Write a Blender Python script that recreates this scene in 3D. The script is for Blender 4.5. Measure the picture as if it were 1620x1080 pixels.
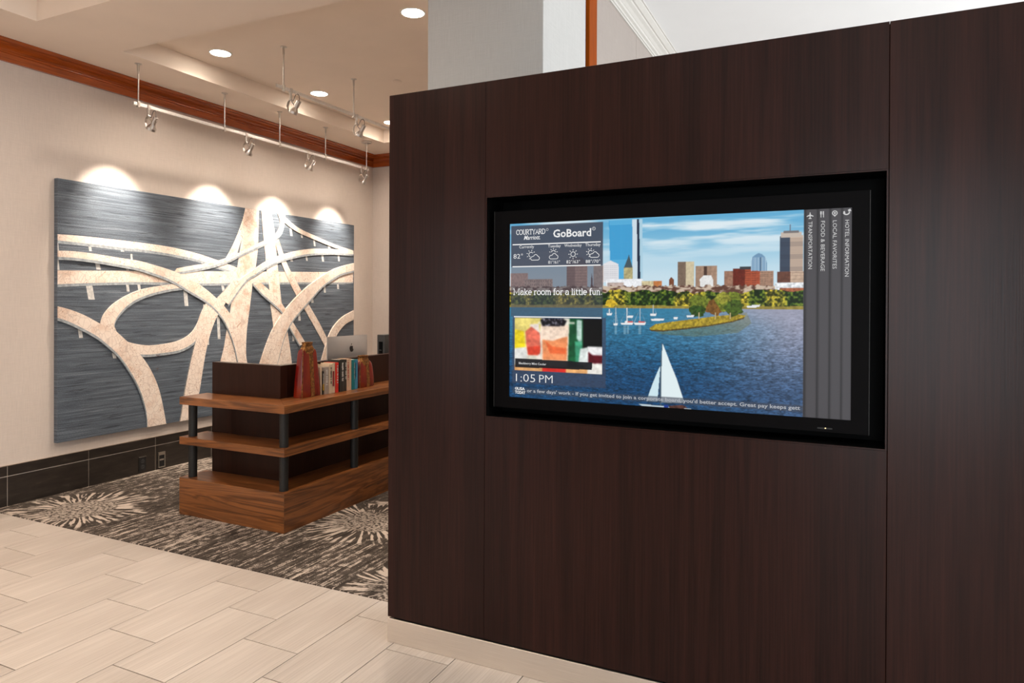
import bpy, bmesh, math, random
import numpy as np
from mathutils import Vector, Matrix

random.seed(7)
scene = bpy.context.scene
COL = scene.collection
for _o in list(bpy.data.objects):
    bpy.data.objects.remove(_o, do_unlink=True)

# ------------------------------------------------------------------ camera
CAM_Z = 1.5
yaw, pitch, roll = 0.442598, 0.004508, -0.0042269
cd = bpy.data.cameras.new('camera')
cam = bpy.data.objects.new('camera', cd)
COL.objects.link(cam)
_f = Vector((-math.sin(yaw)*math.cos(pitch), math.cos(yaw)*math.cos(pitch), -math.sin(pitch)))
_r = Vector((math.cos(yaw), math.sin(yaw), 0))
_d = _f.cross(_r)
_r2 = _r*math.cos(roll) + _d*math.sin(roll)
_d2 = _d*math.cos(roll) - _r*math.sin(roll)
cam.matrix_world = Matrix(((_r2.x, -_d2.x, -_f.x, 0), (_r2.y, -_d2.y, -_f.y, 0), (_r2.z, -_d2.z, -_f.z, CAM_Z), (0, 0, 0, 1)))
cd.sensor_width = 36
cd.lens = 1095.99/1620*36
cd.shift_y = -(540-481.936)/1620
cd.clip_start = 0.05
scene.camera = cam

# ------------------------------------------------------------------ view, world, daylight
scene.view_settings.view_transform = 'Standard'
scene.view_settings.look = 'None'
scene.view_settings.gamma = 1
scene.view_settings.use_curve_mapping = False
EXPOSURE = 0.5
scene.view_settings.exposure = EXPOSURE
world = bpy.data.worlds.new('world')
scene.world = world
world.use_nodes = True
wn = world.node_tree
bg = wn.nodes['Background']
sky = wn.nodes.new('ShaderNodeTexSky')
sky.sky_type = 'HOSEK_WILKIE'
sky.sun_direction = (0.3, -0.5, 0.8)
wn.links.new(sky.outputs[0], bg.inputs[0])
bg.inputs[1].default_value = 0.35

def area_light(name, loc, rot, sx, sy, power, color):
    l = bpy.data.lights.new(name, 'AREA')
    l.shape = 'RECTANGLE'
    l.size, l.size_y, l.energy, l.color = sx, sy, power, color
    o = bpy.data.objects.new(name, l)
    o.location, o.rotation_euler = loc, rot
    COL.objects.link(o)
    return o

# daylight entering by the window in the right wall and by the glazed entrance behind the camera
area_light('daylight_right_window', (4.40, 4.6, 1.95), (0, math.radians(90), 0), 2.6, 7.4, 310, (0.93, 0.97, 1.0))
area_light('daylight_entrance', (0.95, -4.36, 1.5), (math.radians(90), 0, 0), 2.3, 2.7, 80, (0.86, 0.94, 1.0))

area_light('daylight_side_window', (-4.85, -4.36, 1.5), (math.radians(90), 0, 0), 0.9, 2.3, 22, (0.86, 0.94, 1.0))

# ------------------------------------------------------------------ helpers
def world_origin(o):
    v = Vector((0, 0, 0))
    while o is not None:
        v += o.location
        o = o.parent
    return v

class G:
    """collects geometry in world coordinates"""
    def __init__(s):
        s.v, s.f = [], []
    def add(s, vs, fs):
        n = len(s.v)
        s.v += [tuple(p) for p in vs]
        s.f += [tuple(i+n for i in f) for f in fs]
        return s
    def box(s, x0, x1, y0, y1, z0, z1):
        return s.add([(x0, y0, z0), (x1, y0, z0), (x1, y1, z0), (x0, y1, z0), (x0, y0, z1), (x1, y0, z1), (x1, y1, z1), (x0, y1, z1)],
                     [(3, 2, 1, 0), (4, 5, 6, 7), (0, 1, 5, 4), (1, 2, 6, 5), (2, 3, 7, 6), (3, 0, 4, 7)])
    def prism(s, pts, axis, a, b):
        """2-D outline extruded from a to b along an axis; pts are the two other coordinates in x, y, z order"""
        def P(p, t):
            q = list(p)
            q.insert(axis, t)
            return tuple(q)
        n = len(pts)
        vs = [P(p, a) for p in pts] + [P(p, b) for p in pts]
        fs = [tuple(range(n))[::-1], tuple(range(n, 2*n))] + [(i, (i+1) % n, n+(i+1) % n, n+i) for i in range(n)]
        return s.add(vs, fs)
    def rings(s, rings, cap0=True, cap1=True, closed=True):
        n = len(rings[0])
        vs = [p for r in rings for p in r]
        fs = []
        for k in range(len(rings)-1):
            for i in range(n if closed else n-1):
                j = (i+1) % n
                fs.append((k*n+i, k*n+j, (k+1)*n+j, (k+1)*n+i))
        if cap0: fs.append(tuple(range(n))[::-1])
        if cap1: fs.append(tuple(range((len(rings)-1)*n, len(rings)*n)))
        return s.add(vs, fs)
    def tube(s, path, r, n=8, cap=True):
        path = [Vector(p) for p in path]
        rs = r if isinstance(r, (list, tuple)) else [r]*len(path)
        rings = []
        up = None
        for i, p in enumerate(path):
            t = (path[min(i+1, len(path)-1)] - path[max(i-1, 0)]).normalized()
            if up is None:
                up = Vector((0, 0, 1)) if abs(t.z) < 0.9 else Vector((1, 0, 0))
            a = t.cross(up).normalized()
            b = a.cross(t).normalized()
            up = b
            rings.append([tuple(p + (a*math.cos(2*math.pi*k/n) + b*math.sin(2*math.pi*k/n))*rs[i]) for k in range(n)])
        return s.rings(rings, cap, cap)
    def lathe(s, base, axis, prof, n=24, cap0=True, cap1=True):
        """prof: (distance along axis, radius)"""
        base, axis = Vector(base), Vector(axis).normalized()
        a = axis.orthogonal().normalized()
        b = axis.cross(a)
        return s.rings([[tuple(base + axis*h + (a*math.cos(2*math.pi*k/n) + b*math.sin(2*math.pi*k/n))*r) for k in range(n)] for h, r in prof], cap0, cap1)
    def build(s, name, mat, parent=None, bevel=0.0, smooth=False, origin=None, seg=2):
        o0 = world_origin(parent) if parent is not None else Vector(origin if origin is not None else (0, 0, 0))
        me = bpy.data.meshes.new(name)
        me.from_pydata([tuple(Vector(p)-o0) for p in s.v], [], s.f)
        bm = bmesh.new()
        bm.from_mesh(me)
        bmesh.ops.recalc_face_normals(bm, faces=bm.faces)
        if bevel:
            es = [e for e in bm.edges if len(e.link_faces) == 2 and e.calc_face_angle(0) > 0.6]
            bmesh.ops.bevel(bm, geom=es, offset=bevel, segments=seg, profile=0.5, affect='EDGES')
        bm.to_mesh(me)
        bm.free()
        if smooth:
            me.polygons.foreach_set('use_smooth', [True]*len(me.polygons))
            try:
                me.set_sharp_from_angle(angle=math.radians(40))
            except Exception:
                pass
        me.materials.append(mat)
        o = bpy.data.objects.new(name, me)
        COL.objects.link(o)
        if parent is not None: o.parent = parent
        else: o.location = o0
        return o

def tag(o, label, cat, group=None):
    o['label'], o['category'] = label, cat
    if group: o['group'] = group
    return o
def thing(name, loc, label, cat, group=None):
    o = bpy.data.objects.new(name, None)
    o.empty_display_size = 0.1
    o.location = loc
    COL.objects.link(o)
    return tag(o, label, cat, group)
def struct(o):
    o['kind'] = 'structure'
    return o
def copy_part(src, parent, loc=None):
    c = src.copy()
    COL.objects.link(c)
    c.parent = parent
    if loc is not None: c.location = loc
    return c

# ------------------------------------------------------------------ materials
def srgb(r, g, b):
    f = lambda c: c/12.92 if c <= 0.04045 else ((c+0.055)/1.055)**2.4
    return (f(r/255), f(g/255), f(b/255), 1)

class NT:
    def __init__(s, name):
        s.m = bpy.data.materials.new(name)
        s.m.use_nodes = True
        s.t = s.m.node_tree
        s.b = s.t.nodes['Principled BSDF']
        s._co = None
    def new(s, ty, **kw):
        n = s.t.nodes.new(ty)
        for k, v in kw.items(): setattr(n, k, v)
        return n
    def put(s, sock, v):
        if isinstance(v, bpy.types.NodeSocket): s.t.links.new(v, sock)
        elif v is not None: sock.default_value = v
    def co(s, scale=(1, 1, 1), rot=(0, 0, 0), loc=(0, 0, 0)):
        if s._co is None: s._co = s.new('ShaderNodeTexCoord').outputs['Object']
        m = s.new('ShaderNodeMapping')
        s.put(m.inputs[0], s._co)
        m.inputs['Location'].default_value, m.inputs['Rotation'].default_value, m.inputs['Scale'].default_value = loc, rot, scale
        return m.outputs[0]
    def noise(s, vec, scale=1, detail=3, rough=0.5, dist=0.0):
        n = s.new('ShaderNodeTexNoise')
        s.put(n.inputs['Vector'], vec)
        for k, v in (('Scale', scale), ('Detail', detail), ('Roughness', rough), ('Distortion', dist)): s.put(n.inputs[k], v)
        return n.outputs['Fac']
    def math(s, op, a, b=None, c=None, clamp=False):
        n = s.new('ShaderNodeMath', operation=op, use_clamp=clamp)
        s.put(n.inputs[0], a); s.put(n.inputs[1], b)
        if c is not None: s.put(n.inputs[2], c)
        return n.outputs[0]
    def ramp(s, fac, stops, interp='LINEAR'):
        n = s.new('ShaderNodeValToRGB')
        n.color_ramp.interpolation = interp
        e = n.color_ramp.elements
        while len(e) < len(stops): e.new(0.5)
        for el, (p, c) in zip(e, stops):
            el.position = p
            el.color = c if len(c) == 4 else (*c, 1)
        s.put(n.inputs[0], fac)
        return n.outputs[0]
    def mix(s, fac, a, b, mode='MIX'):
        n = s.new('ShaderNodeMix', data_type='RGBA', blend_type=mode)
        s.put(n.inputs[0], fac); s.put(n.inputs[6], a); s.put(n.inputs[7], b)
        return n.outputs[2]
    def step(s, x, lo, hi):
        n = s.new('ShaderNodeMapRange', interpolation_type='SMOOTHSTEP')
        s.put(n.inputs[0], x)
        n.inputs[1].default_value, n.inputs[2].default_value = lo, hi
        return n.outputs[0]
    def bump(s, h, strength=0.2, dist=0.01):
        n = s.new('ShaderNodeBump')
        n.inputs['Strength'].default_value, n.inputs['Distance'].default_value = strength, dist
        s.put(n.inputs['Height'], h)
        s.put(s.b.inputs['Normal'], n.outputs[0])
    def end(s, color=None, rough=None, metal=None, spec=None, coat=None, emit=None, estr=None):
        for k, v in (('Base Color', color), ('Roughness', rough), ('Metallic', metal), ('Specular IOR Level', spec), ('Coat Weight', coat), ('Emission Color', emit), ('Emission Strength', estr)):
            if v is not None: s.put(s.b.inputs[k], v)
        return s.m

def plain(name, col, rough=0.5, metal=0.0, var=0.12, scale=30, **kw):
    n = NT(name)
    f = n.noise(n.co(), scale, 4)
    lo = tuple(c*(1-var) for c in col[:3]) + (1,)
    hi = tuple(min(1, c*(1+var)) for c in col[:3]) + (1,)
    return n.end(n.ramp(f, [(0.3, lo), (0.7, hi)]), rough, metal, **kw)

def linen(name, col):
    n = NT(name)
    a = n.noise(n.co((420, 420, 9)), 1, 2)
    b = n.noise(n.co((14, 14, 520)), 1, 2)
    c = n.noise(n.co(), 1.2, 2)
    w = n.math('ADD', n.math('MULTIPLY', a, 0.6), n.math('MULTIPLY', b, 0.4))
    k = n.math('ADD', n.math('MULTIPLY', w, 0.8), n.math('MULTIPLY', c, 0.2))
    n.bump(w, 0.12, 0.002)
    return n.end(n.ramp(k, [(0.3, tuple(x*0.86 for x in col[:3])), (0.7, tuple(min(1, x*1.08) for x in col[:3]))]), 0.85, spec=0.2)

def wood(name, dark, light, axis, freq=16.0, stretch=0.06, rough=0.35, coat=0.0, fine=220, cathedral=0.5, spec=0.5):
    """grain running along an axis (0, 1, 2)"""
    n = NT(name)
    sc = [freq]*3; sc[axis] = freq*stretch
    big = n.noise(n.co(tuple(sc)), 1, 4, 0.55, 1.1)
    sf = [fine]*3; sf[axis] = fine*0.018
    fin = n.noise(n.co(tuple(sf)), 1, 3, 0.6)
    w = n.math('SINE', n.math('MULTIPLY', big, 38.0))
    w = n.math('MULTIPLY_ADD', w, 0.5*cathedral*0.5, 0.0)
    k = n.math('ADD', n.math('ADD', n.math('MULTIPLY', big, 0.55), n.math('MULTIPLY', fin, 0.45)), w)
    n.bump(fin, 0.12, 0.002)
    return n.end(n.ramp(k, [(0.25, dark), (0.75, light)]), rough, coat=coat, spec=spec)

M_WALL = linen('linen_wallpaper', (0.67, 0.58, 0.515))
M_COLUMN = linen('column_wallpaper', (0.51, 0.505, 0.49))
M_HALLPANEL = linen('hall_wall_panel', (0.37, 0.325, 0.295))
M_CEIL = plain('ceiling_paint', (0.86, 0.725, 0.61), 0.9, var=0.02, scale=3)
M_HALLCEIL = plain('hall_ceiling_paint', (0.90, 0.925, 0.94), 0.9, var=0.01, scale=3)
M_PLASTER = plain('white_moulding_paint', (0.86, 0.84, 0.79), 0.6, var=0.02)
M_HALLTRIM = plain('hall_moulding_paint', (0.58, 0.565, 0.53), 0.6, var=0.02)
M_CHERRY_Y = wood('cherry_moulding_wood', srgb(118, 50, 12), srgb(188, 92, 32), 1, 9, 0.08, 0.24, 0.4, 160, 0.25)
M_CHERRY_X = wood('cherry_moulding_wood_cross', srgb(118, 50, 12), srgb(188, 92, 32), 0, 9, 0.08, 0.24, 0.4, 160, 0.25)
M_CHERRY_Z = wood('cherry_casing_wood', srgb(116, 48, 2), srgb(152, 70, 6), 2, 9, 0.08, 0.5, 0.0, 160, 0.25, 0.05)
M_WALNUT_X = wood('walnut_veneer_end', srgb(78, 43, 19), srgb(158, 97, 50), 0, 11, 0.07, 0.32, 0.15)
M_WALNUT_Y = wood('walnut_veneer_side', srgb(78, 43, 19), srgb(158, 97, 50), 1, 11, 0.07, 0.32, 0.15)
M_ESPRESSO = wood('espresso_oak_veneer', srgb(15, 8, 7), srgb(57, 31, 25), 2, 9, 0.03, 0.27, 0.0, 150, 0.05, 0.17)
M_ESP_DESK = wood('espresso_desk_veneer', srgb(30, 13, 8), srgb(56, 29, 19), 2, 14, 0.05, 0.32, 0.0, 240, 0.15, 0.18)
M_BLACK = plain('black_lacquer', (0.002, 0.002, 0.002), 0.6, var=0.1, spec=0.08)
M_BEZEL = plain('satin_black_bezel', (0.0022, 0.0018, 0.0022), 0.5, var=0.05, spec=0.06)
M_POST = plain('black_powder_coat', (0.018, 0.017, 0.016), 0.42, var=0.2, scale=80, spec=0.3)
M_STEEL = NT('brushed_plinth_steel')
M_STEEL = M_STEEL.end(M_STEEL.ramp(M_STEEL.noise(M_STEEL.co((6, 6, 900)), 1, 3), [(0.3, (0.70, 0.62, 0.54)), (0.7, (0.82, 0.74, 0.66))]), 0.42, 0.85)
M_NICKEL = plain('brushed_nickel', (0.62, 0.58, 0.54), 0.3, 1.0, var=0.1, scale=200)
M_RAIL = plain('satin_nickel_rail', (0.74, 0.71, 0.68), 0.38, 0.9, var=0.06, scale=60)
M_CABLE = plain('grey_cable', (0.12, 0.10, 0.09), 0.5)
M_ALU = plain('anodised_aluminium', (0.66, 0.66, 0.67), 0.35, 0.75, var=0.03, scale=10)
M_LOGO = plain('black_gloss_logo', (0.01, 0.01, 0.01), 0.25)
M_GROUT = plain('beige_grout', (0.17, 0.12, 0.09), 0.9)
M_GROUTL = plain('light_grout', (0.55, 0.47, 0.40), 0.9)
M_PLASTIC = plain('dark_plastic', (0.014, 0.013, 0.013), 0.4)
M_TERM = plain('dark_grey_casing', (0.05, 0.05, 0.05), 0.35)
M_EDGE = plain('metal_edge_cap', (0.55, 0.46, 0.38), 0.3, 0.9)
M_GLASS = NT('window_glass')
M_GLASS.b.inputs['Transmission Weight'].default_value = 1.0
M_GLASS = M_GLASS.end((0.9, 0.95, 0.95, 1), 0.02)
M_LENS = NT('lit_lens')
M_LENS = M_LENS.end(M_LENS.ramp(M_LENS.noise(M_LENS.co(), 20), [(0, (1, 0.95, 0.86)), (1, (1, 0.97, 0.90))]), 0.5, emit=(1, 0.93, 0.82, 1), estr=26.0)

def tile_mat():
    n = NT('striated_porcelain')
    a = n.noise(n.co((150, 2.2, 1)), 1, 4, 0.6)
    b = n.noise(n.co((9, 1.2, 1)), 1, 2)
    oi = n.new('ShaderNodeObjectInfo').outputs['Random']
    k = n.math('ADD', n.math('MULTIPLY', a, 0.6), n.math('MULTIPLY', b, 0.3))
    k = n.math('ADD', k, n.math('MULTIPLY', oi, 0.12))
    n.bump(a, 0.05, 0.002)
    return n.end(n.ramp(k, [(0.34, (0.45, 0.38, 0.325)), (0.70, (0.67, 0.59, 0.52))]), 0.36)
M_TILE = tile_mat()
def slate():
    n = NT('dark_base_tile')
    a = n.noise(n.co((1, 3, 16)), 2, 5, 0.6, 0.6)
    return n.end(n.ramp(a, [(0.3, (0.016, 0.012, 0.010)), (0.6, (0.030, 0.023, 0.018)), (0.8, (0.06, 0.047, 0.038))]), 0.32)
M_SLATE = slate()

def carpet_mat():
    n = NT('starburst_carpet')
    P = n.co()
    sx = n.new('ShaderNodeSeparateXYZ'); n.put(sx.inputs[0], P)
    X, Y = sx.outputs[0], sx.outputs[1]
    fine = n.noise(n.co((150, 150, 1)), 1, 2)
    streak = n.noise(n.co((85, 3.6, 1)), 1, 4, 0.62, 0.3)
    streak2 = n.noise(n.co((38, 2.2, 1), loc=(3, 7, 0)), 1, 3, 0.6, 0.2)
    blot = n.noise(n.co((30, 17, 1)), 1, 4, 0.65)
    zone = n.noise(n.co((1.3, 0.9, 1), loc=(0.6, 0.2, 0)), 1, 2)
    base = n.math('ADD', n.math('ADD', n.math('MULTIPLY', streak, 0.42), n.math('MULTIPLY', streak2, 0.26)), n.math('MULTIPLY', blot, 0.34))
    base = n.math('ADD', base, n.math('MULTIPLY', n.math('SUBTRACT', fine, 0.5), 0.18))
    base = n.math('ADD', base, n.math('MULTIPLY', n.math('SUBTRACT', zone, 0.5), 0.30))
    burst, cover = None, None
    for cx, cy, R, ph in BURSTS:
        dx, dy = n.math('SUBTRACT', X, cx), n.math('SUBTRACT', Y, cy)
        r = n.math('SQRT', n.math('ADD', n.math('MULTIPLY', dx, dx), n.math('MULTIPLY', dy, dy)))
        ang = n.math('ARCTAN2', dy, dx)
        jit = n.noise(n.co((5, 5, 1), loc=(ph, 0, 0)), 1, 2)
        pv = n.new('ShaderNodeCombineXYZ')
        n.put(pv.inputs[0], n.math('MULTIPLY', ang, 15.0)); n.put(pv.inputs[1], n.math('MULTIPLY', r, 5.5)); pv.inputs[2].default_value = ph
        ray = n.noise(pv.outputs[0], 1, 1, 0.4)
        ray = n.math('ADD', ray, n.math('MULTIPLY', n.math('SUBTRACT', blot, 0.5), 0.35))
        ray = n.math('ADD', ray, n.math('MULTIPLY', n.math('SUBTRACT', jit, 0.5), 0.20))
        ray = n.step(ray, 0.49, 0.57)
        rj = n.math('ADD', r, n.math('MULTIPLY', n.math('SUBTRACT', n.noise(n.co((9, 9, 1)), 1, 2), 0.5), 0.30))
        ring = n.math('MULTIPLY', n.step(rj, R*0.44, R*0.52), n.math('SUBTRACT', 1.0, n.step(rj, R*0.92, R*1.05)))
        core = n.math('SUBTRACT', 1.0, n.step(rj, R*0.42, R*0.5))
        speck = n.step(n.noise(n.co((48, 48, 1)), 1, 3), 0.40, 0.56)
        val = n.math('ADD', n.math('MULTIPLY', ring, ray), n.math('MULTIPLY', core, n.math('MULTIPLY', speck, 0.72)))
        cov = n.math('MAXIMUM', ring, core)
        burst = val if burst is None else n.math('MAXIMUM', burst, val)
        cover = cov if cover is None else n.math('MAXIMUM', cover, cov)
    m = n.step(base, 0.515, 0.60)
    m = n.math('ADD', n.math('MULTIPLY', m, n.math('SUBTRACT', 1.0, cover)), burst, clamp=True)
    m = n.math('MULTIPLY', m, n.math('MULTIPLY_ADD', fine, 0.5, 0.72), clamp=True)
    dark = n.ramp(n.noise(n.co((40, 6, 1), loc=(9, 2, 0)), 1, 3), [(0.35, (0.040, 0.031, 0.025)), (0.7, (0.110, 0.088, 0.072))])
    n.bump(n.noise(n.co((420, 420, 1)), 1, 2), 0.5, 0.006)
    return n.end(n.mix(m, dark, (0.60, 0.50, 0.42, 1)), 0.95, spec=0.1)
BURSTS = [(-4.90, 3.14, 0.47, 0.0), (-2.88, 3.84, 0.44, 3.0), (-2.02, 3.02, 0.36, 6.0), (-3.4, 6.1, 0.45, 9.0)]
M_CARPET = carpet_mat()

def grasscloth():
    n = NT('woven_grasscloth_print')
    a = n.noise(n.co((1, 1.1, 95)), 1, 4, 0.65)
    b = n.noise(n.co((1, 2.6, 42), loc=(0, 4, 2)), 1, 3, 0.6)
    c = n.noise(n.co((1, 190, 150)), 1, 2)
    slub = n.step(n.noise(n.co((1, 3.4, 60), loc=(0, 1, 5)), 1, 3, 0.6), 0.58, 0.68)
    k = n.math('ADD', n.math('ADD', n.math('MULTIPLY', a, 0.45), n.math('MULTIPLY', b, 0.25)), n.math('MULTIPLY', c, 0.30))
    col = n.ramp(k, [(0.32, (0.024, 0.033, 0.046)), (0.5, (0.088, 0.108, 0.135)), (0.66, (0.23, 0.265, 0.305))])
    col = n.mix(n.math('MULTIPLY', slub, 0.75), col, (0.022, 0.028, 0.036, 1))
    n.bump(k, 0.4, 0.003)
    return n.end(col, 0.55)
M_GRASS = grasscloth()
def mapprint(name, seed, tint):
    n = NT(name)
    h = n.noise(n.co((1, 7, 7), loc=(0, seed*3.1, seed)), 1, 3, 0.5, 0.6)
    cont = n.math('ABSOLUTE', n.math('SINE', n.math('MULTIPLY', h, 60.0)))
    cont = n.math('SUBTRACT', 1.0, n.step(cont, 0.04, 0.34))
    gate = n.step(n.noise(n.co((1, 4, 4), loc=(0, seed, 2)), 1, 2), 0.42, 0.52)
    v = n.new('ShaderNodeTexVoronoi', feature='DISTANCE_TO_EDGE')
    n.put(v.inputs['Vector'], n.co((1, 22, 17), rot=(seed*0.4, 0, 0)))
    v.inputs['Scale'].default_value = 1.0
    st = n.math('SUBTRACT', 1.0, n.step(v.outputs['Distance'], 0.01, 0.06))
    blot = n.step(n.noise(n.co((1, 6, 6), loc=(0, 2, seed*1.7)), 1, 5, 0.65), 0.46, 0.68)
    lt = (0.86, 0.74, 0.645, 1)
    col = n.mix(n.math('MULTIPLY', blot, tint), lt, (0.60, 0.36, 0.235, 1))
    col = n.mix(n.math('MULTIPLY', n.math('MULTIPLY', cont, gate), 0.75), col, (0.44, 0.235, 0.145, 1))
    col = n.mix(n.math('MULTIPLY', st, 0.34), col, (0.36, 0.25, 0.20, 1))
    return n.end(col, 0.6)
M_MAP = [mapprint('vintage_map_print_%s' % s, i*1.37+0.5, t) for i, (s, t) in enumerate((('pale', 0.25), ('sepia', 0.75), ('mixed', 0.45)))]
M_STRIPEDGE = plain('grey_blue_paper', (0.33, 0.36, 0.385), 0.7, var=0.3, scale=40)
M_PIER = plain('pale_grey_paper', (0.58, 0.57, 0.55), 0.7, var=0.25, scale=40)
M_INK = plain('map_ink', (0.10, 0.06, 0.045), 0.7)

# ================================================================== the setting
XW, YB = -5.452, 7.30            # picture wall, wall behind the desk
ZS, ZT_, ZH = 3.355, 3.504, 3.62  # soffit, tray ceiling, hall ceiling
CARPET_Y = 2.856

floor = struct(G().box(-5.56, 4.6, -4.6, 9.1, -0.12, -0.005).build('floor', M_GROUT))
TW, TL, GAP = 0.3115, 0.5985, 0.0042
tile_mesh = {}
def tile_piece(x0, x1, y0, y1):
    key = (round(x1-x0, 3), round(y1-y0, 3))
    if key not in tile_mesh:
        o = G().box(-key[0]/2, key[0]/2, -key[1]/2, key[1]/2, -0.008, 0).build('tile', M_TILE, None, 0.0006, seg=1)
        tile_mesh[key] = o.data
        bpy.data.objects.remove(o)
    o = bpy.data.objects.new('tile', tile_mesh[key])
    o.location = ((x0+x1)/2, (y0+y1)/2, 0)
    COL.objects.link(o)
    o.parent = floor
far_tiles = G()
c0 = -4.568
for i in range(-3, 30):
    xa, xb = c0 + i*TW + GAP/2, c0 + (i+1)*TW - GAP/2
    xa, xb = max(xa, -5.44), min(xb, 4.42)
    if xb - xa < 0.03: continue
    off = 2.470 - 0.2*i
    k0 = math.floor((-4.4-off)/TL)
    for k in range(k0, k0+25):
        ya, yb = off + k*TL + GAP/2, off + (k+1)*TL - GAP/2
        top = CARPET_Y - 0.002 if (xa+xb)/2 < -1.46 else 8.95
        ya, yb = max(ya, -4.42), min(yb, top)
        if yb - ya < 0.02: continue
        if xa < 1.8 and 0.35 < yb and ya < 2.86: tile_piece(xa, xb, ya, yb)
        else: far_tiles.box(xa, xb, ya, yb, -0.008, 0)
ft = far_tiles.build('tile_field', M_TILE, floor)
ft['kind'] = 'stuff'

carpet = tag(G().box(XW+0.012, -1.50, CARPET_Y, YB-0.012, -0.004, 0.004).build('carpet', M_CARPET), 'brown and beige carpet with pale starbursts laid around the walnut desk', 'carpet')

struct(G().box(XW-0.1, XW, -4.6, YB+0.1, 0, ZS).build('wall_left', M_WALL))
struct(G().box(XW, -1.49, YB, YB+0.1, 0, ZS).build('wall_back', M_WALL))
wh = struct(G().box(-1.49, -1.40, 3.965, 9.0, 0, ZH).build('wall_hall', M_HALLPANEL))
G().box(-1.40, -1.39, 4.112, 5.077, 0.0, ZH).build('panel', M_HALLPANEL, wh)
G().box(-1.40, -1.39, 5.081, 6.05, 0.0, ZH).build('panel', M_HALLPANEL, wh)
G().box(-1.40, -1.39, 6.054, 9.0, 0.0, ZH).build('panel', M_HALLPANEL, wh)
struct(G().box(-1.39, 4.6, 9.0, 9.1, 0, ZH).build('wall_far', M_HALLPANEL))
struct(G().box(-2.092, -1.392, 3.30, 3.955, 0, ZS).build('wall_column', M_COLUMN, None, 0.004))

# walls with glazed openings behind and to the right of the camera
def wall_x(x0, x1, ya, yb, za, zb, ymin, ymax, h):
    return G().box(x0, x1, ymin, ya, 0, h).box(x0, x1, yb, ymax, 0, h).box(x0, x1, ya, yb, 0, za).box(x0, x1, ya, yb, zb, h)
struct(wall_x(4.5, 4.6, 0.9, 8.3, 0.6, 3.3, -4.6, 9.1, ZH).build('wall_right', M_HALLPANEL))
struct(G().box(-5.56, -5.35, -4.6, -4.5, 0, ZH).box(-5.35, -4.35, -4.6, -4.5, 0, 0.3).box(-5.35, -4.35, -4.6, -4.5, 2.7, ZH).box(-4.35, -0.25, -4.6, -4.5, 0, ZH).box(2.15, 4.6, -4.6, -4.5, 0, ZH).box(-0.25, 2.15, -4.6, -4.5, 2.9, ZH).build('wall_front', M_WALL))
w1 = struct(G().box(4.49, 4.53, 0.9, 8.3, 0.6, 0.66).box(4.49, 4.53, 0.9, 8.3, 3.24, 3.3).box(4.49, 4.53, 0.9, 0.96, 0.66, 3.24).box(4.49, 4.53, 8.24, 8.3, 0.66, 3.24).build('window_1', M_PLASTER))
for k in range(5):
    if k: G().box(4.49, 4.53, 0.9+k*1.48-0.03, 0.9+k*1.48+0.03, 0.66, 3.24).build('mullion', M_PLASTER, w1)
    G().box(4.535, 4.541, 0.93+k*1.48, 2.35+k*1.48, 0.66, 3.24).build('pane', M_GLASS, w1)
w2 = struct(G().box(-5.35, -4.35, -4.53, -4.49, 0.3, 0.35).box(-5.35, -4.35, -4.53, -4.49, 2.65, 2.7).box(-5.35, -5.30, -4.53, -4.49, 0.35, 2.65).box(-4.40, -4.35, -4.53, -4.49, 0.35, 2.65).build('window_2', M_PLASTER))
G().box(-5.30, -4.40, -4.545, -4.539, 0.35, 2.65).build('pane', M_GLASS, w2)
d1 = struct(G().box(-0.25, 2.15, -4.53, -4.49, 2.84, 2.9).box(-0.25, -0.19, -4.53, -4.49, 0, 2.84).box(2.09, 2.15, -4.53, -4.49, 0, 2.84).box(0.90, 1.0, -4.53, -4.49, 0, 2.84).build('door_1', M_POST))
for a, b in ((-0.19, 0.90), (1.0, 2.09)):
    p = G().box(a, b, -4.545, -4.537, 0.0, 2.84).build('pane', M_GLASS, d1)
    hx = 0.84 if a < 0 else 1.06
    G().tube([(hx, -4.48, 0.7), (hx, -4.46, 0.72), (hx, -4.46, 1.38), (hx, -4.48, 1.4)], 0.012).build('handle', M_NICKEL, d1)

# ceiling: soffit with two recessed trays, and the higher white hall ceiling
T2 = (-4.85, -2.40, 3.43, 6.70)
T1 = (-4.84, -2.40, -0.60, 2.82)
g = G()
g.box(XW-0.1, -4.85, -4.6, YB+0.1, ZS, 3.72).box(-2.40, -1.39, -4.6, 3.96, ZS, 3.72).box(-2.40, -1.49, 3.96, YB+0.1, ZS, 3.72)
g.box(-4.85, -2.40, 6.70, YB+0.1, ZS, 3.72).box(-4.85, -2.40, 2.82, 3.43, ZS, 3.72).box(-4.85, -2.40, -4.6, -0.60, ZS, 3.72)
g.box(-4.85, -2.40, 3.43, 6.70, ZT_, 3.72).box(-4.85, -2.40, -0.60, 2.82, ZT_, 3.72)
struct(g.build('ceiling', M_CEIL))
struct(G().box(-1.39, 4.6, -4.6, 9.1, ZH, 3.72).box(-1.49, -1.39, 3.96, 9.1, ZH, 3.72).build('ceiling', M_HALLCEIL))

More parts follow.
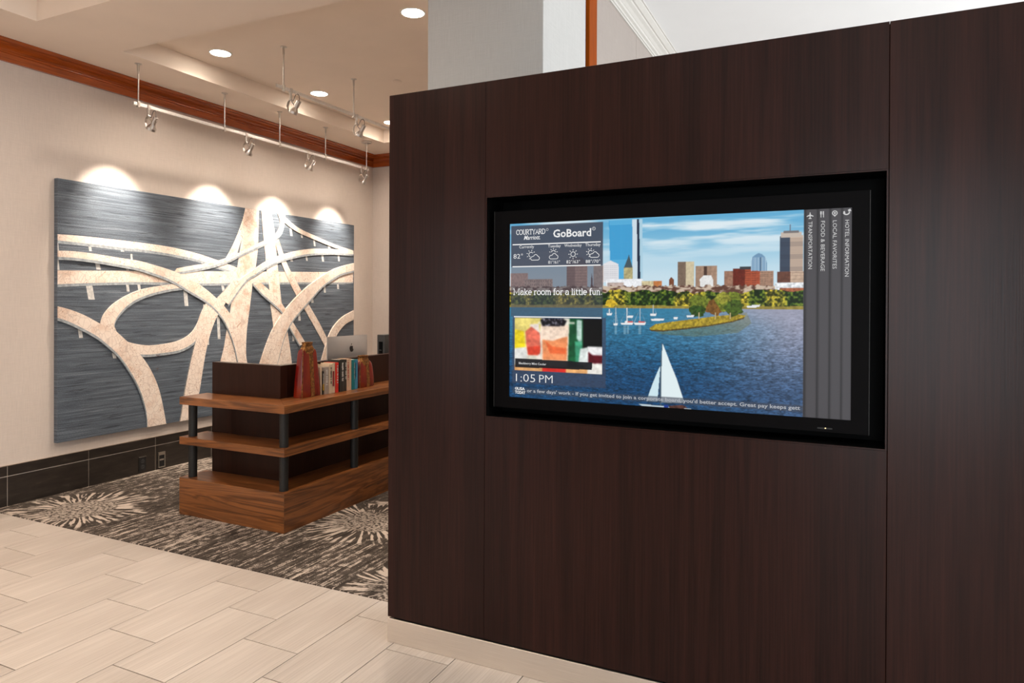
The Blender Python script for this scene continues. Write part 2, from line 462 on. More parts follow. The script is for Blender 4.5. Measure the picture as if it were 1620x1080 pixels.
# cherry crown moulding, mitred in the corner
prof = [(0.0, 3.213), (0.026, 3.213), (0.028, 3.268), (0.040, 3.270), (0.043, 3.277), (0.040, 3.284), (0.030, 3.286), (0.032, 3.298), (0.042, 3.309), (0.060, 3.316), (0.074, 3.322), (0.080, 3.330), (0.098, 3.332), (0.106, 3.338), (0.110, 3.346), (0.110, ZS), (0.0, ZS)]
r0 = [(XW+p, -4.5, z) for p, z in prof]
r1 = [(XW+p, YB-p, z) for p, z in prof]
r2 = [(-1.49, YB-p, z) for p, z in prof]
struct(G().rings([r0, r1]).build('trim_1', M_CHERRY_Y))
struct(G().rings([r1, r2]).build('trim_2', M_CHERRY_X))
struct(G().box(-1.402, -1.372, 3.968, 4.110, 0, ZH).build('trim_3', M_CHERRY_Z, None, 0.003))
prof = [(0.0, 3.487), (0.010, 3.487), (0.012, 3.497), (0.020, 3.499), (0.022, 3.512), (0.036, 3.519), (0.040, 3.534), (0.044, 3.536), (0.058, 3.552), (0.078, 3.566), (0.082, 3.576), (0.092, 3.578), (0.108, 3.594), (0.116, 3.602), (0.118, 3.612), (0.126, 3.613), (0.126, ZH), (0.0, ZH)]
struct(G().rings([[(-1.39+p, 4.115, z) for p, z in prof], [(-1.39+p, 9.0, z) for p, z in prof]]).build('trim_4', M_HALLTRIM))

# dark tiled base along the picture wall
bb = struct(G().box(XW, XW+0.009, -4.4, YB, 0, 0.297).build('baseboard_left', M_GROUTL))
for k in range(-6, 8):
    y0, y1 = 2.964 + 0.6*k + 0.0025, 2.964 + 0.6*(k+1) - 0.0025
    y1 = min(y1, YB-0.01)
    if y1 - y0 < 0.05: continue
    G().box(XW, XW+0.013, y0, y1, 0.002, 0.218).build('tile', M_SLATE, bb, 0.001, seg=1)
    G().box(XW, XW+0.013, y0, y1, 0.2235, 0.294).build('tile', M_SLATE, bb, 0.001, seg=1)
G().box(XW, XW+0.014, -4.4, YB-0.01, 0.2945, 0.2985).build('edge_cap', M_EDGE, bb)
b2 = struct(G().box(XW+0.015, -1.49, YB-0.013, YB, 0.0, 0.298).build('baseboard_back', M_SLATE))

# ================================================================== the partition with the display
PX0, PX1, PY, PD, PZ = -1.796, 1.75, 2.523, 2.845, 2.402
RX0, RX1, RZ0, RZ1 = -1.317, 0.137, 1.026, 1.930
part = thing('media_partition', ((PX0+PX1)/2, PY, 0), 'dark espresso wood veneer partition on a brushed metal plinth, holding the big display', 'partition')
G().box(PX0, RX0-0.0022, PY, PY+0.022, 0.112, PZ).build('panel', M_ESPRESSO, part, 0.001, seg=1)
G().box(RX0-0.001, RX1+0.0005, PY, PY+0.022, RZ1, PZ).build('panel', M_ESPRESSO, part, 0.001, seg=1)
G().box(RX0-0.001, RX1+0.0005, PY, PY+0.022, 0.112, RZ0).build('panel', M_ESPRESSO, part, 0.001, seg=1)
G().box(RX1+0.0022, PX1, PY, PY+0.022, 0.112, PZ).build('panel', M_ESPRESSO, part, 0.001, seg=1)
G().box(PX0, PX0+0.022, PY+0.023, PD, 0.112, PZ).build('end_panel', M_ESPRESSO, part, 0.001, seg=1)
G().box(PX1-0.022, PX1, PY+0.023, PD, 0.112, PZ).build('end_panel', M_ESPRESSO, part, 0.001, seg=1)
G().box(PX0+0.022, PX1-0.022, PY+0.023, PD, PZ-0.022, PZ-0.001).build('top_panel', M_ESPRESSO, part)
G().box(PX0+0.022, PX1-0.022, PD-0.022, PD, 0.112, PZ-0.022).build('back_panel', M_ESPRESSO, part)
G().box(PX0+0.03, PX1-0.03, PY+0.006, PD-0.03, 0.100, 0.116).build('shadow_gap', M_BLACK, part)
G().box(PX0-0.001, PX1, PY-0.001, PD, 0.0005, 0.1045).build('plinth', M_STEEL, part, 0.001, seg=1)
rd = 0.16
G().box(RX0-0.004, RX0+0.003, PY+0.002, PY+rd, RZ0, RZ1).box(RX1-0.003, RX1+0.003, PY+0.002, PY+rd, RZ0, RZ1).box(RX0, RX1, PY+0.002, PY+rd, RZ1-0.003, RZ1+0.004).box(RX0, RX1, PY+0.002, PY+rd, RZ0-0.004, RZ0+0.003).box(RX0-0.004, RX1+0.003, PY+rd, PY+rd+0.01, RZ0-0.004, RZ1+0.004).build('recess_lining', M_BLACK, part)
e = 0.005
G().box(RX0, RX1, PY-0.0015, PY+0.003, RZ0, RZ0+e).box(RX0, RX1, PY-0.0015, PY+0.003, RZ1-e, RZ1).box(RX0, RX0+e, PY-0.0015, PY+0.003, RZ0+e, RZ1-e).box(RX1-e, RX1, PY-0.0015, PY+0.003, RZ0+e, RZ1-e).build('recess_trim', M_ESPRESSO, part)

# ------------------------------------------------------------------ display
SX0, SX1, SZ0, SZ1 = -1.223, 0.033, 1.111, 1.817
SY = 2.56
FX0, FX1, FZ0, FZ1 = -1.291, 0.088, 1.067, 1.870
tv = thing('wall_display', ((FX0+FX1)/2, SY, FZ0), 'large lit information display with a city skyline and weather panel, set in the dark partition', 'display')
G().box(FX0+0.01, FX1-0.01, SY+0.006, SY+0.085, FZ0+0.01, FZ1-0.01).build('housing', M_PLASTIC, tv)
g = G()
g.box(FX0, SX0, SY-0.008, SY+0.02, FZ0, FZ1).box(SX1, FX1, SY-0.008, SY+0.02, FZ0, FZ1).box(SX0, SX1, SY-0.008, SY+0.02, SZ1, FZ1).box(SX0, SX1, SY-0.008, SY+0.02, FZ0, SZ0)
bez = g.build('bezel', M_BEZEL, tv)
for xx in (FX0, FX1-0.0022):
    G().box(xx, xx+0.0022, SY-0.0095, SY-0.006, FZ0, FZ1).build('bezel_edge', M_POST, tv)
G().box(-0.068, -0.022, SY-0.0090, SY-0.006, 1.0765, 1.0815).build('sensor_window', M_POST, tv)
M_LED = NT('amber_led')
M_LED = M_LED.end(M_LED.ramp(M_LED.noise(M_LED.co(), 5), [(0, (1, 0.75, 0.3)), (1, (1, 0.8, 0.4))]), emit=(1, 0.75, 0.35, 1), estr=1.0)
G().box(-0.045, -0.041, SY-0.0094, SY-0.007, 1.078, 1.081).build('indicator_light', M_LED, tv)

# the picture on the screen: painted cell by cell into a colour attribute
NU, NV = 760, 428
rng = np.random.default_rng(3)
vv, uu = np.mgrid[0:NV, 0:NU]
uu = (uu+0.5)/NU
vv = (vv+0.5)/NV
img = np.zeros((NV, NU, 3))
def vnoise(fx, fy, octv=3, seed=0):
    r = np.random.default_rng(seed)
    out, amp, tot = np.zeros((NV, NU)), 1.0, 0.0
    for o in range(octv):
        gx, gy = max(2, int(fx*2**o)), max(2, int(fy*2**o))
        t = r.random((gy+2, gx+2))
        X, Y = uu*gx, vv*gy
        i, j = X.astype(int), Y.astype(int)
        a, b = X-i, Y-j
        a, b = a*a*(3-2*a), b*b*(3-2*b)
        out += amp*((t[j, i]*(1-a)+t[j, i+1]*a)*(1-b) + (t[j+1, i]*(1-a)+t[j+1, i+1]*a)*b)
        tot += amp
        amp *= 0.55
    return out/tot
def lerp(a, b, t): return np.asarray(a, float)*(1-t[..., None]) + np.asarray(b, float)*t[..., None]
def sst(x, a, b):
    t = np.clip((x-a)/(b-a), 0, 1)
    return t*t*(3-2*t)
def pmask(pts):
    m = np.zeros((NV, NU), bool)
    n = len(pts)
    for i in range(n):
        (x0, y0), (x1, y1) = pts[i], pts[(i+1) % n]
        if y0 == y1: continue
        c = (y0 > vv) != (y1 > vv)
        m ^= c & (uu < (x1-x0)*(vv-y0)/(y1-y0)+x0)
    return m
def paint(pts, c, alpha=1.0, mott=0.0, seed=1, fx=220, fy=120):
    m = pmask(pts)
    col = np.asarray(c, float)
    if mott: col = col*(1 + 0.6*mott*(vnoise(fx, fy, 2, seed)[m]-0.5)[:, None]*2)
    img[m] = img[m]*(1-alpha) + col*alpha
def rct(u0, v0, u1, v1): return [(u0, v0), (u1, v0), (u1, v1), (u0, v1)]
def windows(u0, v0, u1, v1, nx, ny, c, alpha=0.6, duty=0.55):
    m = (uu > u0) & (uu < u1) & (vv > v0) & (vv < v1)
    if nx: m &= ((uu-u0)/(u1-u0)*nx) % 1 < duty
    if ny: m &= ((vv-v0)/(v1-v0)*ny) % 1 < duty
    img[m] = img[m]*(1-alpha) + np.asarray(c, float)*alpha
HZ = 0.482
img[:] = lerp((98, 172, 212), (200, 224, 236), sst(vv, 0.0, 0.34))
img[:] = lerp(img, (235, 242, 245), np.clip(sst(vnoise(4, 22, 5, 12), 0.40, 0.72)*(1-sst(vv, 0.08, 0.30))*0.9, 0, 1))
paint([(0.334, 0.008), (0.407, 0.006), (0.409, 0.333), (0.341, 0.333)], (30, 140, 200))
windows(0.335, 0.008, 0.408, 0.333, 0, 46, (150, 215, 240), 0.60, 0.45)
windows(0.335, 0.008, 0.408, 0.333, 18, 0, (90, 180, 225), 0.30, 0.40)
paint([(0.407, 0.006), (0.421, 0.007), (0.424, 0.339), (0.409, 0.337)], (205, 222, 232))
paint([(0.421, 0.007), (0.428, 0.006), (0.433, 0.339), (0.424, 0.339)], (28, 42, 66))
paint([(0.428, 0.006), (0.438, 0.007), (0.440, 0.339), (0.433, 0.339)], (172, 208, 226))
paint([(0.382, 0.263), (0.409, 0.265), (0.409, 0.333), (0.382, 0.333)], (178, 168, 122), 1.00, 0.30)
paint([(0.382, 0.263), (0.394, 0.211), (0.397, 0.193), (0.400, 0.211), (0.409, 0.265)], (70, 88, 96))
paint([(0.317, 0.242), (0.340, 0.224), (0.365, 0.244), (0.366, 0.340), (0.317, 0.340)], (226, 226, 230))
windows(0.320, 0.249, 0.365, 0.337, 9, 8, (150, 150, 160), 0.50, 0.45)
paint(rct(0.326, 0.324, 0.439, 0.385), (236, 238, 242), 1.00, 0.15)
paint(rct(0.330, 0.343, 0.382, 0.382), (150, 110, 90), 0.50, 0.50)
paint(rct(0.437, 0.337, 0.472, 0.382), (205, 190, 150), 1.00, 0.30)
paint(rct(0.472, 0.337, 0.497, 0.382), (192, 122, 70), 1.00, 0.25)
paint([(0.518, 0.382), (0.518, 0.331), (0.525, 0.317), (0.533, 0.331), (0.533, 0.382)], (120, 72, 48), 1.00, 0.30)
paint(rct(0.543, 0.239, 0.567, 0.377), (128, 108, 92), 1.00, 0.20)
paint(rct(0.567, 0.239, 0.591, 0.377), (206, 192, 160), 1.00, 0.12)
windows(0.545, 0.242, 0.567, 0.374, 7, 0, (95, 80, 70), 0.40, 0.50)
paint(rct(0.595, 0.261, 0.655, 0.378), (172, 142, 120), 1.00, 0.20)
paint(rct(0.619, 0.263, 0.627, 0.330), (70, 50, 42))
windows(0.596, 0.265, 0.654, 0.378, 14, 0, (120, 95, 80), 0.40, 0.50)
paint([(0.608, 0.378), (0.607, 0.330), (0.618, 0.310), (0.639, 0.310), (0.645, 0.337), (0.645, 0.378)], (228, 228, 226), 1.00, 0.10)
paint(rct(0.675, 0.290, 0.702, 0.373), (150, 112, 92), 1.00, 0.30)
paint(rct(0.699, 0.279, 0.732, 0.408), (104, 40, 28), 1.00, 0.30)
paint(rct(0.731, 0.272, 0.773, 0.408), (172, 82, 54), 1.00, 0.20)
windows(0.733, 0.279, 0.771, 0.404, 9, 11, (80, 40, 32), 0.60, 0.50)
paint(rct(0.771, 0.293, 0.806, 0.384), (168, 132, 110), 1.00, 0.20)
windows(0.772, 0.297, 0.805, 0.382, 7, 8, (90, 75, 70), 0.50, 0.50)
paint(rct(0.717, 0.268, 0.748, 0.283), (60, 64, 70))
paint([(0.748, 0.290), (0.747, 0.248), (0.751, 0.222), (0.760, 0.210), (0.768, 0.203), (0.777, 0.210), (0.786, 0.227), (0.789, 0.252), (0.789, 0.292)], (112, 150, 182))
windows(0.748, 0.225, 0.789, 0.292, 9, 0, (205, 225, 238), 0.60, 0.40)
paint(rct(0.771, 0.224, 0.775, 0.292), (60, 84, 110), 0.70)
paint(rct(0.822, 0.125, 0.850, 0.299), (66, 78, 96))
paint(rct(0.849, 0.122, 0.881, 0.300), (204, 180, 160))
windows(0.822, 0.135, 0.881, 0.297, 0, 24, (40, 44, 58), 0.38, 0.45)
paint(rct(0.825, 0.106, 0.878, 0.130), (196, 182, 170))
paint(rct(0.832, 0.098, 0.871, 0.110), (120, 115, 115))
paint(rct(0.848, 0.067, 0.850, 0.103), (110, 110, 120))
paint(rct(0.816, 0.297, 0.851, 0.358), (112, 70, 56), 1.00, 0.30)
paint(rct(0.850, 0.297, 0.885, 0.358), (210, 182, 158), 1.00, 0.20)
windows(0.817, 0.300, 0.885, 0.356, 0, 7, (70, 55, 50), 0.35, 0.45)
paint(rct(0.197, 0.234, 0.266, 0.384), (196, 150, 130), 1.00, 0.20)
paint([(0.197, 0.234), (0.214, 0.203), (0.248, 0.204), (0.265, 0.235)], (150, 120, 105))
windows(0.198, 0.239, 0.265, 0.381, 12, 9, (95, 70, 62), 0.50, 0.50)
paint(rct(0.197, 0.248, 0.225, 0.384), (120, 85, 75), 0.60)
paint([(0.276, 0.381), (0.278, 0.324), (0.279, 0.286), (0.283, 0.324), (0.284, 0.381)], (90, 60, 55))
paint(rct(0.285, 0.251, 0.317, 0.384), (185, 160, 145), 1.00, 0.20)
paint(rct(0.002, 0.286, 0.064, 0.391), (205, 160, 140), 1.00, 0.30)
paint(rct(0.053, 0.320, 0.150, 0.391), (200, 165, 145), 1.00, 0.40)
windows(0.055, 0.326, 0.148, 0.390, 12, 3, (110, 80, 70), 0.50, 0.50)
# distant low roofs, trees, bank
m = vnoise(120, 60, 2, 5)
band = (vv > 0.352+0.02*m) & (vv < 0.42)
img[band] = lerp((95, 62, 50), (205, 185, 165), sst(vnoise(90, 90, 2, 8), 0.35, 0.7))[band]
paint(rct(0.811, 0.350, 0.885, 0.385), (228, 232, 236), 1.0, 0.5, 4)
paint(rct(0.822, 0.377, 0.885, 0.401), (165, 96, 66), 1.0, 0.4, 5)
tn = vnoise(34, 10, 2, 21)
tree = (vv > 0.372+0.035*(1-tn)) & (vv < HZ-0.008)
leaf = vnoise(150, 90, 3, 6)
hue = vnoise(22, 4, 2, 9)
tc = lerp((38, 66, 22), (172, 150, 48), np.clip(sst(hue, 0.35, 0.7)*0.75 + (leaf-0.5)*1.1, 0, 1))
tc *= (0.55 + 0.9*sst(leaf, 0.3, 0.75))[..., None]
img[tree] = tc[tree]
bank = (vv > HZ-0.014-0.004*vnoise(30, 4, 1, 2)) & (vv < HZ)
img[bank] = lerp((120, 105, 45), (180, 165, 80), leaf)[bank]
wat = vv >= HZ
rip = vnoise(70, 190, 3, 31)
rip2 = vnoise(190, 300, 2, 32)
deep = lerp((52, 118, 150), (22, 62, 98), sst(vv, HZ, 0.92))
grey = lerp((146, 148, 166), (52, 76, 108), sst(vv, HZ, 0.95))
wc = lerp(deep, grey, sst(uu + 0.25*(vnoise(4, 5, 2, 33)-0.5), 0.42, 0.86))
wc = wc*(0.84 + 0.85*((rip*0.5+rip2*0.5)-0.5)*2.0*sst(vv, HZ-0.1, 0.8) + 0.22)[..., None]
img[wat] = np.clip(wc, 0, 255)[wat]
paint([(0.463, 0.592), (0.560, 0.578), (0.736, 0.497), (0.750, 0.551), (0.713, 0.601), (0.592, 0.626), (0.495, 0.616)], (120, 112, 60), 0.35, 0.40)
paint([(0.460, 0.586), (0.479, 0.564), (0.528, 0.550), (0.592, 0.534), (0.653, 0.518), (0.713, 0.507), (0.733, 0.513), (0.729, 0.527), (0.698, 0.545), (0.631, 0.569), (0.560, 0.586), (0.504, 0.599), (0.467, 0.599)], (168, 146, 48), 1.00, 0.55)
paint([(0.460, 0.592), (0.504, 0.595), (0.560, 0.582), (0.631, 0.565), (0.698, 0.541), (0.731, 0.520), (0.729, 0.530), (0.698, 0.548), (0.631, 0.572), (0.560, 0.591), (0.504, 0.602), (0.467, 0.602)], (82, 64, 30), 0.80, 0.40)
paint([(0.682, 0.475), (0.677, 0.483), (0.673, 0.489), (0.668, 0.499), (0.662, 0.503), (0.660, 0.516), (0.653, 0.516), (0.646, 0.511), (0.640, 0.508), (0.635, 0.500), (0.629, 0.501), (0.620, 0.493), (0.621, 0.486), (0.627, 0.475), (0.623, 0.466), (0.624, 0.458), (0.627, 0.453), (0.631, 0.441), (0.640, 0.436), (0.646, 0.432), (0.653, 0.436), (0.659, 0.445), (0.666, 0.445), (0.670, 0.452), (0.669, 0.455), (0.674, 0.465)], (122, 84, 38), 1.00, 0.60)
paint([(0.631, 0.453), (0.628, 0.463), (0.625, 0.470), (0.619, 0.484), (0.619, 0.490), (0.614, 0.500), (0.606, 0.496), (0.600, 0.490), (0.594, 0.490), (0.588, 0.484), (0.580, 0.487), (0.577, 0.475), (0.581, 0.465), (0.578, 0.455), (0.576, 0.446), (0.578, 0.435), (0.580, 0.428), (0.588, 0.412), (0.595, 0.412), (0.600, 0.411), (0.606, 0.415), (0.612, 0.421), (0.619, 0.418), (0.619, 0.425), (0.624, 0.431), (0.633, 0.443)], (104, 116, 40), 1.00, 0.80)
paint([(0.623, 0.493), (0.623, 0.500), (0.618, 0.507), (0.619, 0.518), (0.616, 0.520), (0.609, 0.524), (0.604, 0.520), (0.598, 0.520), (0.593, 0.523), (0.585, 0.520), (0.581, 0.518), (0.583, 0.508), (0.580, 0.501), (0.577, 0.494), (0.576, 0.487), (0.576, 0.477), (0.584, 0.472), (0.590, 0.463), (0.592, 0.466), (0.597, 0.465), (0.604, 0.466), (0.609, 0.467), (0.611, 0.463), (0.616, 0.472), (0.624, 0.477), (0.625, 0.486)], (52, 80, 30), 1.00, 0.80)
paint([(0.721, 0.445), (0.715, 0.458), (0.717, 0.469), (0.718, 0.483), (0.707, 0.483), (0.698, 0.489), (0.691, 0.487), (0.683, 0.492), (0.673, 0.499), (0.665, 0.489), (0.664, 0.483), (0.659, 0.466), (0.654, 0.456), (0.651, 0.445), (0.647, 0.433), (0.656, 0.418), (0.666, 0.411), (0.667, 0.401), (0.674, 0.405), (0.682, 0.401), (0.691, 0.395), (0.697, 0.397), (0.704, 0.395), (0.716, 0.412), (0.720, 0.421), (0.721, 0.435)], (110, 122, 40), 1.00, 0.80)
paint([(0.723, 0.476), (0.725, 0.487), (0.729, 0.496), (0.721, 0.506), (0.716, 0.504), (0.711, 0.513), (0.705, 0.516), (0.699, 0.521), (0.692, 0.523), (0.689, 0.510), (0.685, 0.504), (0.680, 0.493), (0.678, 0.486), (0.672, 0.477), (0.676, 0.466), (0.684, 0.455), (0.684, 0.452), (0.686, 0.443), (0.693, 0.445), (0.698, 0.435), (0.705, 0.431), (0.709, 0.435), (0.717, 0.438), (0.723, 0.453), (0.725, 0.458), (0.727, 0.467)], (70, 92, 32), 1.00, 0.80)
paint([(0.691, 0.425), (0.696, 0.433), (0.692, 0.438), (0.687, 0.443), (0.683, 0.443), (0.678, 0.452), (0.674, 0.455), (0.669, 0.456), (0.665, 0.455), (0.661, 0.445), (0.657, 0.443), (0.654, 0.436), (0.648, 0.432), (0.649, 0.425), (0.655, 0.418), (0.654, 0.412), (0.655, 0.411), (0.659, 0.404), (0.663, 0.401), (0.670, 0.395), (0.674, 0.394), (0.680, 0.399), (0.685, 0.402), (0.688, 0.411), (0.691, 0.412), (0.689, 0.419)], (140, 140, 52), 1.00, 0.70)
paint([(0.362, 0.456), (0.360, 0.460), (0.357, 0.463), (0.354, 0.469), (0.350, 0.472), (0.348, 0.479), (0.345, 0.479), (0.340, 0.477), (0.336, 0.476), (0.332, 0.470), (0.330, 0.470), (0.324, 0.466), (0.323, 0.462), (0.327, 0.456), (0.326, 0.452), (0.326, 0.448), (0.328, 0.445), (0.330, 0.438), (0.336, 0.436), (0.340, 0.432), (0.344, 0.433), (0.349, 0.439), (0.352, 0.439), (0.355, 0.445), (0.355, 0.445), (0.357, 0.450)], (206, 172, 46), 1.00, 0.50)
paint(rct(0.604, 0.501, 0.607, 0.534), (196, 176, 130))
paint(rct(0.650, 0.501, 0.653, 0.533), (196, 176, 130))
paint(rct(0.691, 0.500, 0.694, 0.533), (196, 176, 130))
paint([(0.350, 0.565), (0.364, 0.562), (0.362, 0.575), (0.351, 0.575)], (232, 234, 236))
paint(rct(0.356, 0.477, 0.358, 0.569), (225, 225, 225))
paint([(0.356, 0.477), (0.364, 0.562), (0.362, 0.562)], (190, 195, 200), 0.70)
paint([(0.357, 0.477), (0.350, 0.564), (0.351, 0.564)], (190, 195, 200), 0.70)
paint([(0.372, 0.561), (0.412, 0.558), (0.408, 0.571), (0.376, 0.571)], (232, 234, 236))
paint(rct(0.391, 0.479, 0.393, 0.565), (225, 225, 225))
paint([(0.391, 0.479), (0.412, 0.558), (0.411, 0.558)], (190, 195, 200), 0.70)
paint([(0.393, 0.479), (0.372, 0.559), (0.373, 0.559)], (190, 195, 200), 0.70)
paint([(0.388, 0.550), (0.410, 0.552), (0.410, 0.558), (0.388, 0.559)], (214, 92, 80))
paint([(0.413, 0.559), (0.450, 0.557), (0.447, 0.569), (0.417, 0.569)], (232, 234, 236))
paint(rct(0.431, 0.482, 0.433, 0.564), (225, 225, 225))
paint([(0.431, 0.482), (0.450, 0.557), (0.449, 0.557)], (190, 195, 200), 0.70)
paint([(0.432, 0.482), (0.413, 0.558), (0.415, 0.558)], (190, 195, 200), 0.70)
paint([(0.428, 0.550), (0.448, 0.551), (0.448, 0.557), (0.428, 0.558)], (214, 92, 80))
paint([(0.385, 0.551), (0.395, 0.548), (0.393, 0.561), (0.385, 0.561)], (232, 234, 236))
paint(rct(0.389, 0.466, 0.390, 0.555), (225, 225, 225))
paint([(0.389, 0.466), (0.395, 0.548), (0.393, 0.548)], (190, 195, 200), 0.70)
paint([(0.390, 0.466), (0.385, 0.550), (0.385, 0.548)], (190, 195, 200), 0.70)
paint([(0.391, 0.523), (0.412, 0.520), (0.409, 0.533), (0.393, 0.533)], (232, 234, 236))
paint([(0.463, 0.510), (0.482, 0.508), (0.480, 0.520), (0.464, 0.520)], (232, 234, 236))
paint(rct(0.471, 0.462, 0.473, 0.514), (225, 225, 225))
paint([(0.471, 0.462), (0.482, 0.508), (0.481, 0.508)], (190, 195, 200), 0.70)
paint([(0.473, 0.462), (0.463, 0.508), (0.463, 0.508)], (190, 195, 200), 0.70)
paint([(0.328, 0.510), (0.346, 0.508), (0.344, 0.520), (0.330, 0.520)], (232, 234, 236))
paint(rct(0.336, 0.487, 0.338, 0.514), (225, 225, 225))
paint([(0.336, 0.487), (0.346, 0.508), (0.344, 0.508)], (190, 195, 200), 0.70)
paint([(0.338, 0.487), (0.328, 0.508), (0.330, 0.508)], (190, 195, 200), 0.70)
paint([(0.464, 0.537), (0.506, 0.534), (0.502, 0.545), (0.468, 0.547)], (232, 234, 236))
paint([(0.532, 0.527), (0.545, 0.525), (0.543, 0.537), (0.533, 0.538)], (232, 234, 236))
paint([(0.569, 0.517), (0.592, 0.514), (0.589, 0.525), (0.572, 0.527)], (232, 234, 236))
paint([(0.736, 0.465), (0.764, 0.463), (0.762, 0.475), (0.738, 0.475)], (232, 234, 236))
paint([(0.749, 0.460), (0.772, 0.459), (0.770, 0.470), (0.752, 0.470)], (232, 234, 236))
paint(rct(0.354, 0.575, 0.361, 0.622), (200, 215, 225), 0.35)
paint(rct(0.382, 0.574, 0.389, 0.622), (200, 215, 225), 0.35)
paint(rct(0.392, 0.574, 0.399, 0.620), (200, 215, 225), 0.35)
paint(rct(0.428, 0.572, 0.436, 0.619), (200, 215, 225), 0.35)
paint([(0.499, 0.663), (0.504, 0.681), (0.522, 0.762), (0.543, 0.851), (0.554, 0.911), (0.565, 0.970), (0.494, 0.976), (0.495, 0.848)], (226, 240, 243))
paint([(0.494, 0.783), (0.486, 0.813), (0.471, 0.880), (0.453, 0.972), (0.486, 0.972), (0.490, 0.877)], (206, 232, 240))
paint([(0.498, 0.663), (0.500, 0.663), (0.497, 0.848), (0.497, 0.993), (0.493, 0.993), (0.492, 0.848)], (70, 92, 110))
paint([(0.429, 0.990), (0.513, 0.994), (0.585, 0.997), (0.584, 1.003), (0.505, 1.010), (0.439, 1.000)], (190, 205, 212))
paint([(0.505, 0.987), (0.517, 0.984), (0.519, 1.004), (0.506, 1.004)], (30, 60, 140))
paint([(0.519, 0.990), (0.561, 0.980), (0.576, 0.997), (0.522, 1.006)], (78, 50, 44), 1.00, 0.80)
paint(rct(0.011, 0.916, 0.883, 0.9760), (66, 70, 84), 0.0)
# weather overlay, film strip, clock and ticker
paint(rct(0.004, 0.012, 0.316, 0.2475), (66, 70, 84), 0.90)
paint(rct(0.004, 0.2475, 0.316, 0.5355), (72, 74, 88), 0.56)
paint(rct(0.010, 0.5355, 0.326, 0.918), (62, 70, 92), 0.72)
paint(rct(0.012, 0.944, 0.8835, 0.9760), (70, 74, 86), 0.62)
paint(rct(0.883, 0.0, 1.0, 1.0), (74, 72, 75), 1.0)
for a, b in ((0.884, 0.916), (0.916, 0.946), (0.946, 0.975), (0.975, 1.0)):
    t = np.clip((uu-a)/(b-a), 0, 1)
    m = (uu >= a) & (uu < b)
    img[m] = (img*(0.62 + 0.42*sst(t, 0.0, 0.30) - 0.12*sst(t, 0.85, 1.0))[..., None])[m]
# cocktail picture
I0, I1, J0, J1 = 0.018, 0.3145, 0.5425, 0.844
def L(*pts): return [(I0+(I1-I0)*a, J0+(J1-J0)*b) for a, b in pts]
paint(rct(I0, J0, I1, J1), (226, 222, 205))
paint(L((0, 0), (0.32, 0), (0.30, 0.25), (0.13, 0.6), (0, 0.62)), (232, 214, 120), 1.0, 0.25, 4, 30, 20)
paint(L((0, 0.22), (0.11, 0.25), (0.13, 0.58), (0, 0.60)), (240, 214, 30), 1.0, 0.2, 4, 30, 20)
paint(L((0, 0.58), (0.14, 0.55), (0.16, 0.85), (0, 0.85)), (225, 225, 220), 1.0, 0.15, 4, 30, 20)
paint(L((0.18, 0.12), (0.29, 0.10), (0.31, 0.85), (0.28, 0.85)), (240, 226, 215))
paint(L((0.13, 0.25), (0.20, 0.16), (0.30, 0.28), (0.31, 0.62), (0.28, 0.70), (0.16, 0.70), (0.14, 0.5)), (226, 110, 88), 1.0, 0.35, 7, 55, 40)
paint(L((0.15, 0.55), (0.31, 0.52), (0.30, 0.68), (0.16, 0.70)), (214, 62, 40), 0.9, 0.3, 8, 50, 40)
paint(L((0.64, 0), (0.80, 0), (0.80, 0.9), (0.62, 0.9)), (20, 84, 48), 1.0, 0.7, 9, 40, 30)
paint(L((0.72, 0.02), (0.78, 0.03), (0.78, 0.5), (0.72, 0.36)), (214, 236, 228), 0.85, 0.2, 9, 30, 20)
paint(L((0.70, 0.42), (0.78, 0.40), (0.79, 0.80), (0.71, 0.84)), (80, 180, 140), 0.8, 0.5, 10, 40, 30)
paint(L((0.79, 0), (1, 0), (1, 0.56), (0.79, 0.56)), (6, 8, 8))
paint(L((0.76, 0.55), (0.84, 0.52), (0.86, 0.84), (0.74, 0.84)), (226, 234, 230), 1.0, 0.1, 3, 30, 20)
paint(L((0.84, 0.50), (1, 0.50), (1, 0.68), (0.85, 0.66)), (236, 234, 234))
paint(L((0.85, 0.60), (0.9, 0.66), (1, 0.66), (1, 0.82), (0.85, 0.80)), (92, 14, 26), 1.0, 0.4, 5, 50, 40)
paint(L((0.31, 0.12), (0.63, 0.12), (0.62, 0.84), (0.325, 0.84)), (248, 222, 200), 1.0, 0.08, 5, 30, 20)
paint(L((0.33, 0.40), (0.45, 0.42), (0.55, 0.36), (0.62, 0.33), (0.61, 0.78), (0.335, 0.78)), (244, 150, 96), 1.0, 0.25, 12, 26, 20)
paint(L((0.36, 0.42), (0.44, 0.52), (0.60, 0.55), (0.60, 0.66), (0.42, 0.66)), (232, 96, 48), 0.8, 0.3, 13, 30, 22)
paint(L((0.28, 0.07), (0.70, 0.06), (0.70, 0.10), (0.28, 0.11)), (230, 226, 210), 0.8)
paint(L((0.30, 0.02), (0.36, 0), (0.56, 0), (0.61, 0.04), (0.58, 0.14), (0.33, 0.15)), (16, 14, 20))
mb = pmask(L((0.30, 0.02), (0.36, 0), (0.56, 0), (0.61, 0.04), (0.58, 0.14), (0.33, 0.15))) & (vnoise(260, 150, 1, 14) > 0.72)
img[mb] = (150, 146, 160)
paint(L((0, 0.90), (1, 0.90), (1, 1), (0, 1)), (232, 172, 110), 1.0, 0.3, 6, 40, 20)
paint(L((0.33, 0.90), (0.60, 0.90), (0.60, 1), (0.33, 1)), (214, 46, 36))
paint(L((0.84, 0.82), (1, 0.80), (1, 1), (0.84, 1)), (236, 232, 224))
